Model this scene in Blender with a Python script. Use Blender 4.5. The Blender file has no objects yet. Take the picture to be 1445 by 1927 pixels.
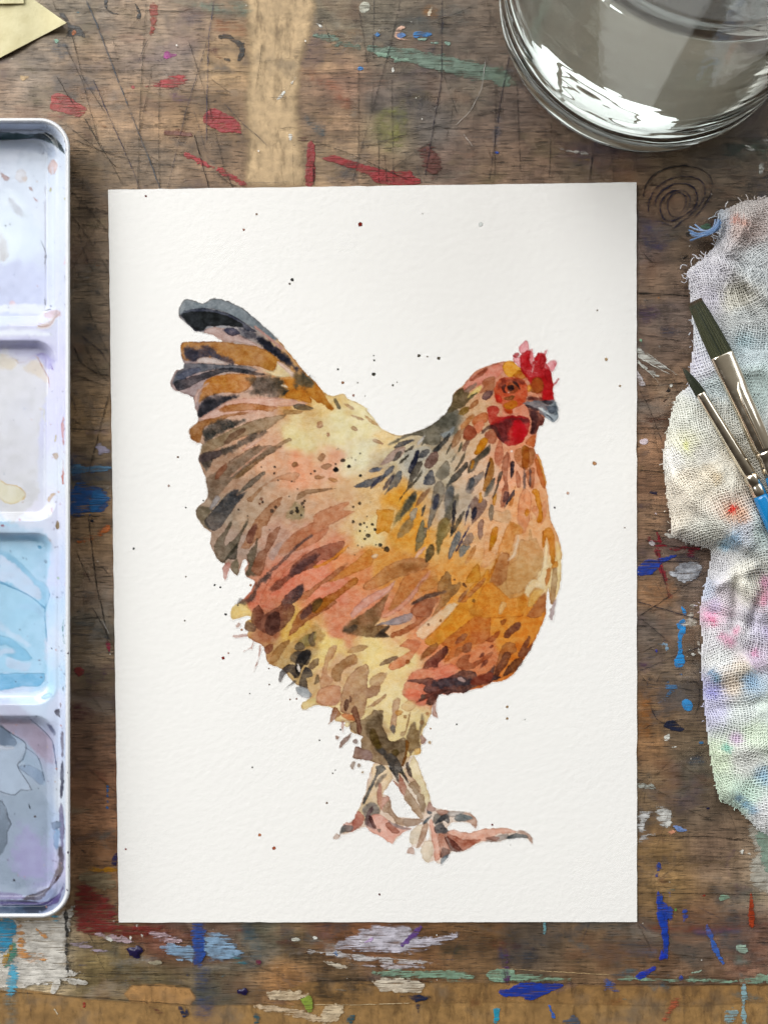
import bpy, bmesh, math, random
import numpy as np

# ------------------------------------------------------------------ camera, world, light, exposure
S = 0.149e-3                      # metres covered by one photograph pixel on the tabletop
CX, CY = 722.5, 963.5
H = 0.222                         # camera height above the tabletop
sc = bpy.context.scene
cam_d = bpy.data.cameras.new("camera"); cam = bpy.data.objects.new("camera", cam_d)
sc.collection.objects.link(cam); sc.camera = cam
cam.location = (0, 0, H)
cam_d.sensor_fit = 'VERTICAL'; cam_d.sensor_height = 36.0
cam_d.lens = 18.0 * H / (963.5 * S)
cam_d.clip_start = 0.005; cam_d.clip_end = 20.0

world = bpy.data.worlds.new("World"); sc.world = world; world.use_nodes = True
wb = world.node_tree.nodes["Background"]
wb.inputs[1].default_value = 1.0
_t = world.node_tree; _n = _t.nodes; _l = _t.links            # a dim room: light ceiling and windows at the back, dark in front
_tc = _n.new('ShaderNodeTexCoord'); _sx = _n.new('ShaderNodeSeparateXYZ'); _l.new(_tc.outputs['Generated'], _sx.inputs[0])
_mr = _n.new('ShaderNodeMapRange'); _mr.interpolation_type = 'SMOOTHSTEP'
_l.new(_sx.outputs[1], _mr.inputs[0]); _mr.inputs[1].default_value = -.55; _mr.inputs[2].default_value = .75
_mx = _n.new('ShaderNodeMix'); _mx.data_type = 'RGBA'; _l.new(_mr.outputs[0], _mx.inputs[0])
_mx.inputs[6].default_value = (.050, .042, .034, 1); _mx.inputs[7].default_value = (.36, .335, .285, 1)
_l.new(_mx.outputs[2], wb.inputs[0])

def area(name, loc, target, sx, sy, power, col):
    d = bpy.data.lights.new(name, 'AREA'); d.shape = 'RECTANGLE'; d.size = sx; d.size_y = sy
    d.energy = power; d.color = col
    o = bpy.data.objects.new(name, d); sc.collection.objects.link(o); o.location = loc
    from mathutils import Vector
    o.rotation_euler = (Vector(target) - Vector(loc)).to_track_quat('-Z', 'Y').to_euler()
    return o
def window(name, loc, sx, sy, power, cols, rows, gap, col):
    """A window as its separate panes; the upper panes see more sky."""
    from mathutils import Vector
    loc = Vector(loc); q = (-loc).to_track_quat('-Z', 'Y'); ux = q @ Vector((1, 0, 0)); uy = q @ Vector((0, 1, 0))
    w, h = (sx - gap * (cols - 1)) / cols, (sy - gap * (rows - 1)) / rows
    for r in range(rows):
        for c in range(cols):
            p = loc + ux * (-sx / 2 + w / 2 + c * (w + gap)) + uy * (-sy / 2 + h / 2 + r * (h + gap))
            f = (.80, 1.20)[r] if rows == 2 else 1.0
            o = area(name, p, p - loc, w, h, power * f / (cols * rows), col)
            o.rotation_euler = q.to_euler()
window("window_light", (-1.05, 0.85, 0.95), 2.0, 1.35, 46.0, 3, 2, .07, (1.0, 0.992, 0.976))
window("side_window_light", (0.80, 1.15, 0.88), 1.5, 1.0, 10.5, 2, 2, .03, (0.89, 0.955, 1.0))

sc.view_settings.view_transform = 'Standard'; sc.view_settings.look = 'None'
sc.view_settings.gamma = 1.0; sc.view_settings.exposure = 0.0
sc.view_settings.use_curve_mapping = False
sc.render.engine = 'CYCLES'
sc.cycles.use_denoising = True; sc.cycles.denoising_input_passes = 'RGB'
sc.cycles.max_bounces = 14; sc.cycles.transmission_bounces = 14; sc.cycles.glossy_bounces = 8
sc.cycles.transparent_max_bounces = 40
sc.cycles.sample_clamp_indirect = 2.5

# ------------------------------------------------------------------ helpers
rng = np.random.RandomState(7)
random.seed(7)
COL = sc.collection

def P(px, py, z=0.0):
    """World point at height z that stands over photograph pixel (px, py)."""
    k = (H - z) / H
    return ((px - CX) * S * k, (CY - py) * S * k, z)

def PA(px, py, z):
    px = np.asarray(px, float); py = np.asarray(py, float); z = np.broadcast_to(np.asarray(z, float), px.shape)
    k = (H - z) / H
    return np.stack([(px - CX) * S * k, (CY - py) * S * k, z], -1)

def s2l(c):
    c = np.asarray(c, float)
    return np.where(c <= 0.04045, c / 12.92, ((c + 0.055) / 1.055) ** 2.4)

def hx(h):
    return s2l([int(h[i:i + 2], 16) / 255.0 for i in (0, 2, 4)])

VIEWS = {}
def view(k, x0, y0, s): VIEWS[k] = (x0, y0, s)
for k, x, y, s in (('1', 310, 540, .24913), ('2', 340, 840, .24913), ('3', 620, 660, .24913), ('4', 820, 620, .17993),
                   ('5', 760, 840, .22145), ('6', 600, 960, .22145), ('7', 420, 1100, .24913), ('8', 700, 1080, .26298),
                   ('9', 600, 1300, .18678), ('10', 760, 1440, .19377),
                   ('D1', 0, 0, .33218), ('D2', 460, 0, .34602), ('D3', 925, 0, .35986), ('D4', 0, 200, .20755),
                   ('D5', 0, 580, .21804), ('D6', 0, 960, .20755), ('D7', 0, 1320, .22822), ('D8', 0, 1680, .33218),
                   ('D9', 460, 1700, .34602), ('D10', 940, 1700, .34948), ('D11', 1185, 260, .18678),
                   ('D12', 1185, 540, .18678), ('D13', 1185, 820, .18678), ('D14', 1185, 1120, .18678),
                   ('D15', 1185, 1420, .18678), ('0', 0, 0, 1.0)):
    view(k, x, y, s)

def pts(text, v=None):
    """'@1 10,20 30,40 @3 5,6' -> pixel coordinates (@ switches the detail frame)."""
    out = []
    for tok in text.split():
        if tok[0] == '@':
            v = tok[1:]; continue
        a, b = tok.split(',')
        x0, y0, s = VIEWS[v]
        out.append((x0 + float(a) * s, y0 + float(b) * s))
    return np.array(out)

def chaikin(p, n=1):
    """Rounds a traced outline, keeping its own points (four-point subdivision)."""
    for _ in range(n):
        a = np.roll(p, 1, 0); b = np.roll(p, -1, 0); c = np.roll(p, -2, 0)
        m = (p + b) * .5625 - (a + c) * .0625
        p = np.stack([p, m], 1).reshape(-1, 2)
    return p

def psdf(poly, X, Y):
    """Signed distance to a closed polygon, positive inside."""
    d2 = np.full(X.shape, 1e18); ins = np.zeros(X.shape, bool)
    n = len(poly)
    for i in range(n):
        ax, ay = poly[i]; bx, by = poly[(i + 1) % n]
        ex, ey = bx - ax, by - ay
        L = ex * ex + ey * ey
        if L < 1e-9: continue
        wx = X - ax; wy = Y - ay
        t = np.clip((wx * ex + wy * ey) / L, 0, 1)
        dx = wx - ex * t; dy = wy - ey * t
        np.minimum(d2, dx * dx + dy * dy, out=d2)
        if ay != by:
            c = ((ay <= Y) & (by > Y)) | ((by <= Y) & (ay > Y))
            ins ^= c & (X < ax + (Y - ay) * ex / ey)
    d = np.sqrt(d2)
    return np.where(ins, d, -d)

def vnoise(h, w, cell, seed):
    """Smooth value noise in [-1, 1] with features of about `cell` samples."""
    r = np.random.RandomState(seed)
    gh, gw = int(h / cell) + 3, int(w / cell) + 3
    g = r.rand(gh, gw) * 2 - 1
    y = np.arange(h) / cell; x = np.arange(w) / cell
    yi = y.astype(int); xi = x.astype(int); fy = y - yi; fx = x - xi
    fy = (fy * fy * (3 - 2 * fy))[:, None]; fx = (fx * fx * (3 - 2 * fx))[None]
    a = g[np.ix_(yi, xi)]; b = g[np.ix_(yi, xi + 1)]; c = g[np.ix_(yi + 1, xi)]; d = g[np.ix_(yi + 1, xi + 1)]
    return (a * (1 - fx) + b * fx) * (1 - fy) + (c * (1 - fx) + d * fx) * fy

def sst(a, b, x):
    t = np.clip((x - a) / (b - a), 0, 1)
    return t * t * (3 - 2 * t)

def idw(cps, X, Y, power=3.0):
    num = np.zeros(X.shape + (3,)); den = np.zeros(X.shape)
    for (x, y, c) in cps:
        w = 1.0 / (((X - x) ** 2 + (Y - y) ** 2 + 60.0) ** (power / 2))
        num += w[..., None] * c; den += w
    return num / den[..., None]

def cpoints(text):
    out = []
    for tok in text.split():
        x, y, c = tok.split(',')
        out.append((float(x), float(y), hx(c)))
    return out

class Wash:
    """Lays transparent washes of paint, in linear colour, on a grid of paper points."""
    def __init__(s, x0, y0, x1, y1, g, ground=(1, 1, 1), seed=1):
        s.x0, s.y0, s.g = x0, y0, g
        s.xs = np.arange(x0, x1, g); s.ys = np.arange(y0, y1, g)
        s.h, s.w = len(s.ys), len(s.xs)
        s.rgb = np.ones((s.h, s.w, 3)) * np.asarray(ground); s.a = np.zeros((s.h, s.w))
        s.n1 = vnoise(s.h, s.w, 7 / g, seed); s.n2 = vnoise(s.h, s.w, 2.6 / g, seed + 1)
        s.n3 = vnoise(s.h, s.w, 26 / g, seed + 2); s.n4 = vnoise(s.h, s.w, 1.3 / g, seed + 3)
        s.n5 = vnoise(s.h, s.w, 13 / g, seed + 4)
    def lay(s, poly, col, a=.83, soft=.9, edge=.40, wob=1.5, ragged=0.0, gran=.16, smooth=1, drift=.13):
        poly = chaikin(poly, smooth)
        m = soft + wob + 4
        x0, y0 = poly.min(0) - m; x1, y1 = poly.max(0) + m
        i0 = max(0, int((x0 - s.x0) / s.g)); i1 = min(s.w, int((x1 - s.x0) / s.g) + 2)
        j0 = max(0, int((y0 - s.y0) / s.g)); j1 = min(s.h, int((y1 - s.y0) / s.g) + 2)
        if i1 <= i0 or j1 <= j0: return
        sl = (slice(j0, j1), slice(i0, i1))
        X, Y = np.meshgrid(s.xs[i0:i1], s.ys[j0:j1])
        d = psdf(poly, X, Y) + wob * (s.n1[sl] * .7 + s.n2[sl] * .45)
        if soft > 2: d = d + soft * .75 * (s.n5[sl] * .7 + s.n1[sl] * .6 + s.n2[sl] * .35)
        ga = rng.uniform(0, math.tau); sp = max(6.0, .5 * max(x1 - x0, y1 - y0))      # pigment drifts to one end of the stroke
        grad = np.clip(((X - (x0 + x1) / 2) * math.cos(ga) + (Y - (y0 + y1) / 2) * math.sin(ga)) / sp, -1, 1)
        bleed = (1 + 2.6 * np.clip(grad, 0, 1) ** 2) if soft < 2 else 1.0              # and that end stays wet and bleeds
        t_ = np.clip((d / (soft * bleed) + 1) / 2, 0, 1); cov = t_ * t_ * (3 - 2 * t_)
        dens = 1 + gran * (s.n3[sl] * .8 + s.n5[sl] * .9 + s.n4[sl] * .9) + drift * grad
        al = np.clip(a * cov * np.clip(dens, .5, 1.25), 0, 1)
        c = np.asarray(col)[None, None] * (1 - .10 * gran * 6 * s.n5[sl][..., None] - .9 * drift * grad[..., None] - .05 * s.n4[sl][..., None])
        base = s.rgb[sl]
        out = base * (1 - al[..., None]) + np.clip(c, 0, 1) * al[..., None]
        if edge and soft < 2:
            e = edge * np.exp(-((d - .8) / 1.0) ** 2) * cov * (0.75 + .55 * s.n1[sl]) * (1 - .8 * np.clip(grad, 0, 1))
            out *= 1 - np.clip(e, 0, .8)[..., None] * np.array([.72, .9, .98])
        s.rgb[sl] = out
        s.a[sl] = np.maximum(s.a[sl], al)
    def line(s, p, col, w=1.0, a=.8):
        """A thin painted line along points p."""
        q = [p[0]]
        for i in range(1, len(p)): q.append(p[i])
        q = np.array(q); d = np.gradient(q, axis=0); n = np.stack([-d[:, 1], d[:, 0]], 1)
        n /= np.linalg.norm(n, axis=1)[:, None] + 1e-9
        ww = w * (0.7 + .6 * rng.rand(len(q)))[:, None]
        s.lay(np.concatenate([q + n * ww / 2, (q - n * ww / 2)[::-1]]), col, a=a, soft=.7, edge=0, wob=.5, smooth=1)
    def script(s, text):
        """One stroke per line: [@frame] colour[/opt=val...] points."""
        v = '0'
        for ln in text.strip().splitlines():
            ln = ln.strip()
            if not ln: continue
            if ln[0] == '@' and ' ' not in ln:
                v = ln[1:]; continue
            head, body = ln.split(' ', 1)
            o = head.split('/'); kw = {}
            kind = None
            for t in o[1:]:
                k, val = t.split('=')
                if k == 'L': kind = float(val)
                else: kw[{'a': 'a', 's': 'soft', 'e': 'edge', 'w': 'wob', 'g': 'gran'}[k]] = float(val)
            if 'soft' in kw and kw['soft'] > 2 and 'edge' not in kw: kw['edge'] = 0
            p = pts(body, v)
            if kind is not None: s.line(p, hx(o[0]), kind, kw.get('a', .8))
            elif len(p) == 2:      # a drop: centre and a point on its rim
                r = np.linalg.norm(p[1] - p[0]); t = np.arange(10) * math.tau / 10
                rr = r * (1 + .12 * rng.randn(10))
                s.lay(np.stack([p[0, 0] + rr * np.cos(t), p[0, 1] + rr * np.sin(t)], 1), hx(o[0]), **dict(dict(wob=.4), **kw))
            else: s.lay(p, hx(o[0]), **kw)

def link(o, parent=None):
    COL.objects.link(o)
    if parent is not None: o.parent = parent
    return o

def tag(o, label=None, cat=None, group=None, kind=None):
    for k, v in (('label', label), ('category', cat), ('group', group), ('kind', kind)):
        if v: o[k] = v
    return o

def empty(name, loc=(0, 0, 0)):
    o = bpy.data.objects.new(name, None); o.empty_display_size = .01; o.location = (0, 0, 0)
    COL.objects.link(o); return o

def mesh(name, V, F, mat, parent=None, smooth=True, col=None, attrs=None):
    """One mesh object from vertex / face arrays, with optional linear colours and float attributes per vertex."""
    me = bpy.data.meshes.new(name)
    V = np.asarray(V, np.float32).reshape(-1, 3)
    if isinstance(F, np.ndarray):
        k = F.shape[1]
        me.vertices.add(len(V)); me.vertices.foreach_set('co', V.ravel())
        me.loops.add(F.size); me.loops.foreach_set('vertex_index', F.astype(np.int32).ravel())
        me.polygons.add(len(F)); me.polygons.foreach_set('loop_start', (np.arange(len(F)) * k).astype(np.int32))
        me.update(calc_edges=True); me.validate()
    else:
        me.from_pydata(V.tolist(), [], F); me.update()
    if smooth: me.polygons.foreach_set('use_smooth', np.ones(len(me.polygons), bool))
    if col is not None:
        c = np.ones((len(V), 4), np.float32); c[:, :3] = np.asarray(col, np.float32).reshape(-1, 3)
        me.attributes.new('tint', 'FLOAT_COLOR', 'POINT').data.foreach_set('color', c.ravel())
    for k, a in (attrs or {}).items():
        a = np.asarray(a, np.float32)
        if a.ndim == 2: me.attributes.new(k, 'FLOAT_VECTOR', 'POINT').data.foreach_set('vector', a.ravel())
        else: me.attributes.new(k, 'FLOAT', 'POINT').data.foreach_set('value', a)
    if mat: me.materials.append(mat)
    return link(bpy.data.objects.new(name, me), parent)

def gridfaces(h, w, keep=None):
    i = np.arange(h * w).reshape(h, w)
    F = np.stack([i[:-1, :-1], i[1:, :-1], i[1:, 1:], i[:-1, 1:]], -1)
    return F[keep] if keep is not None else F.reshape(-1, 4)

def compact(V, F, *per):
    u, inv = np.unique(F, return_inverse=True)
    return [V[u], inv.reshape(F.shape)] + [p[u] for p in per]

def tube(path, rad, k=8, caps=True):
    """Ring-swept tube: path (n,3), radius scalar / (n,) -> V, F lists."""
    path = np.asarray(path, float); n = len(path)
    rad = np.broadcast_to(np.asarray(rad, float), (n,))
    t = np.gradient(path, axis=0); t /= np.linalg.norm(t, axis=1)[:, None] + 1e-12
    up = np.array([0, 0, 1.0]); a = np.cross(t, up)
    bad = np.linalg.norm(a, axis=1) < 1e-4; a[bad] = np.array([1, 0, 0])
    a /= np.linalg.norm(a, axis=1)[:, None]; b = np.cross(a, t)
    ang = np.arange(k) * math.tau / k
    V = path[:, None] + rad[:, None, None] * (np.cos(ang)[None, :, None] * a[:, None] + np.sin(ang)[None, :, None] * b[:, None])
    V = V.reshape(-1, 3); i = np.arange(n - 1)[:, None] * k; j = np.arange(k)[None]; j2 = (j + 1) % k
    F = np.stack([i + j, i + j2, i + k + j2, i + k + j], -1).reshape(-1, 4)
    return V, F

# ------------------------------------------------------------------ node helpers
class NB:
    def __init__(s, name):
        s.m = bpy.data.materials.new(name); s.m.use_nodes = True
        s.t = s.m.node_tree; s.t.nodes.clear()
        s.out = s.t.nodes.new('ShaderNodeOutputMaterial')
    def n(s, typ, **kw):
        nd = s.t.nodes.new(typ)
        for k, v in kw.items(): setattr(nd, k, v)
        return nd
    def set(s, sock, v):
        if isinstance(v, bpy.types.NodeSocket): s.t.links.new(v, sock)
        elif v is not None: sock.default_value = v
    def math(s, op, a, b=None, c=None, clamp=False):
        nd = s.n('ShaderNodeMath', operation=op); nd.use_clamp = clamp
        for i, v in enumerate((a, b, c)):
            if v is not None: s.set(nd.inputs[i], v)
        return nd.outputs[0]
    def mix(s, f, a, b, blend='MIX'):
        nd = s.n('ShaderNodeMix', data_type='RGBA', blend_type=blend)
        s.set(nd.inputs[0], f); s.set(nd.inputs[6], a); s.set(nd.inputs[7], b)
        return nd.outputs[2]
    def ramp(s, v, a, b, lo=0.0, hi=1.0):
        nd = s.n('ShaderNodeMapRange', interpolation_type='SMOOTHSTEP')
        for i, x in enumerate((v, a, b, lo, hi)): s.set(nd.inputs[i], x)
        return nd.outputs[0]
    def pos(s, sx=1, sy=1, sz=1, rot=0.0):
        g = s.n('ShaderNodeNewGeometry'); mp = s.n('ShaderNodeMapping')
        mp.inputs['Scale'].default_value = (sx, sy, sz); mp.inputs['Rotation'].default_value = (0, 0, rot)
        s.t.links.new(g.outputs['Position'], mp.inputs['Vector'])
        return mp.outputs[0]
    def noise(s, vec, scale=1.0, detail=2.0, rough=.5, dist=0.0):
        nd = s.n('ShaderNodeTexNoise'); s.set(nd.inputs['Vector'], vec)
        nd.inputs['Scale'].default_value = scale; nd.inputs['Detail'].default_value = detail
        nd.inputs['Roughness'].default_value = rough; nd.inputs['Distortion'].default_value = dist
        return nd.outputs['Fac']
    def attr(s, name):
        return s.n('ShaderNodeAttribute', attribute_name=name)
    def bump(s, h, strength, dist, normal=None):
        nd = s.n('ShaderNodeBump'); nd.inputs['Strength'].default_value = strength
        nd.inputs['Distance'].default_value = dist; s.set(nd.inputs['Height'], h)
        if normal is not None: s.set(nd.inputs['Normal'], normal)
        return nd.outputs[0]
    def pbr(s, color, rough=.5, normal=None, **kw):
        p = s.n('ShaderNodeBsdfPrincipled'); s.set(p.inputs['Base Color'], color); s.set(p.inputs['Roughness'], rough)
        if normal is not None: s.set(p.inputs['Normal'], normal)
        for k, v in kw.items(): s.set(p.inputs[k.replace('_', ' ')], v)
        s.t.links.new(p.outputs[0], s.out.inputs[0])
        return p

def rgba(h): return tuple(hx(h)) + (1.0,)
HEN_OUT = """@1 105,190 118,140 155,92 210,100 285,125 330,105 345,92 400,88 470,105 560,145 640,200 740,290 850,390 910,460 1000,570 1045,630 1110,690 1180,770 1230,815 1290,820 1330,805 1365,815 1380,840 1445,870
@3 215,395 295,440 280,450 330,500 375,570 440,610 490,635 555,640 640,615 700,597 780,555 870,480 905,430 920,395 925,370 940,320 1000,270 1040,220 1100,155 1160,125 1220,105 1280,88 1330,80 1390,85
@4 815,330 860,390 900,420 960,480 1000,500 1215,500 1215,680 1235,740 1180,800 1140,920 1120,995 1085,1010 1060,1060 1040,1150 1025,1230 1045,1300 1065,1300 1100,1370 1115,1445
@5 1180,190 1205,290 1205,350 1225,430 1235,570 1255,650 1290,720 1325,820 1340,900 1345,920 1335,970 1335,1100 1315,1230 1270,1340 1240,1330 1225,1200
@8 1240,240 1240,300 1200,400 1150,500 1100,590 1050,660 1000,730 925,770 860,775 780,815 700,830 650,855 580,850 540,865 485,860 465,900 430,945 425,990 400,1050 375,1100 360,1140 385,1195 350,1225 345,1290 300,1300
@9 950,660 920,660 850,760 640,750 500,700 360,680 350,640 375,560 430,580 420,500 440,460 400,440 320,410 315,330 230,300
@7 960,1040 840,1030 870,960 810,930 700,910 600,940 595,900 650,860 640,790 560,760 500,700 450,640 345,600 325,540 310,470 240,430 180,390 190,350 160,330 170,280 205,260 190,235 90,262 60,240 60,190 100,150 150,110 200,60 230,10
@2 560,1020 500,985 480,930 510,890 490,850 460,890 430,975 380,930 330,880 290,860 250,800 225,730 230,650 180,620 125,540 115,490 150,440 205,390 205,320 190,240 165,180 145,130 140,70 160,15
@1 285,1195 270,1180 215,1160 190,1110 195,1070 250,1020 250,960 230,920 220,850 210,830 110,790 60,770 45,720 65,670 90,630 145,615 150,580 130,540 118,470 130,430 165,412 430,410 370,365 290,345 230,330 180,290 120,240"""
HEN_BASE = """400,640,b9a49a 360,720,b0a0a0 480,760,d8b9a8 560,740,c99a60 620,760,e6cfa0 640,800,ece3c0 680,800,efe6c4 720,830,eed9b0
560,830,e8dcb4 500,850,dfb9a0 560,880,e6b498 620,880,e4b9a0 680,860,ece6cc 640,920,dcbd9c 700,920,e3c69c 430,900,b89c88 420,960,b0a090 480,960,c2ac98
560,960,cdb098 620,960,d8b498 440,1040,b8a498 520,1010,c8a898 560,1040,d4a08c 600,1060,df9e86 540,1100,d8907a 480,1130,d08c76 620,1120,de9c84 660,1080,dea078
700,1000,e8d6ac 760,940,deab58 780,1000,dba654 720,1060,dca868 840,1020,e0b880 780,1100,d49a68 860,1080,dfac6c 700,1140,dca084 780,1160,d8a488 640,1180,d89c80
560,1180,d8b878 620,1220,ecd8a0 700,1230,f0deac 760,1240,efdcae 680,1300,ecdcb0 740,1320,f0e0b8 560,1240,c8b088 500,1170,b07c64 450,1155,ecd6a0 640,1270,d8b898
800,1220,e0a07c 860,1180,e0a050 940,1180,dca058 1000,1160,d89850 900,1240,d69470 980,1240,d08a48 820,1280,d8907c 900,1120,dca860 960,1100,c8a070 920,1000,e8c09c
980,960,e8b890 1020,1000,e4b890 1040,1080,ead8b0 960,900,eab89c 900,900,e0c4ac 840,900,c8bca8 860,960,c8b9a8 780,880,c9c2b4 740,860,d8ccb0 720,880,c8b8a0
880,820,dcc0a4 840,800,8c887c 900,760,d8b898 930,720,d8a088 980,800,dca088 1000,850,e2a888 700,1400,c8b090 760,1380,e8d8ac 370,600,a8a8ac 420,600,a8a8ac"""
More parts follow.
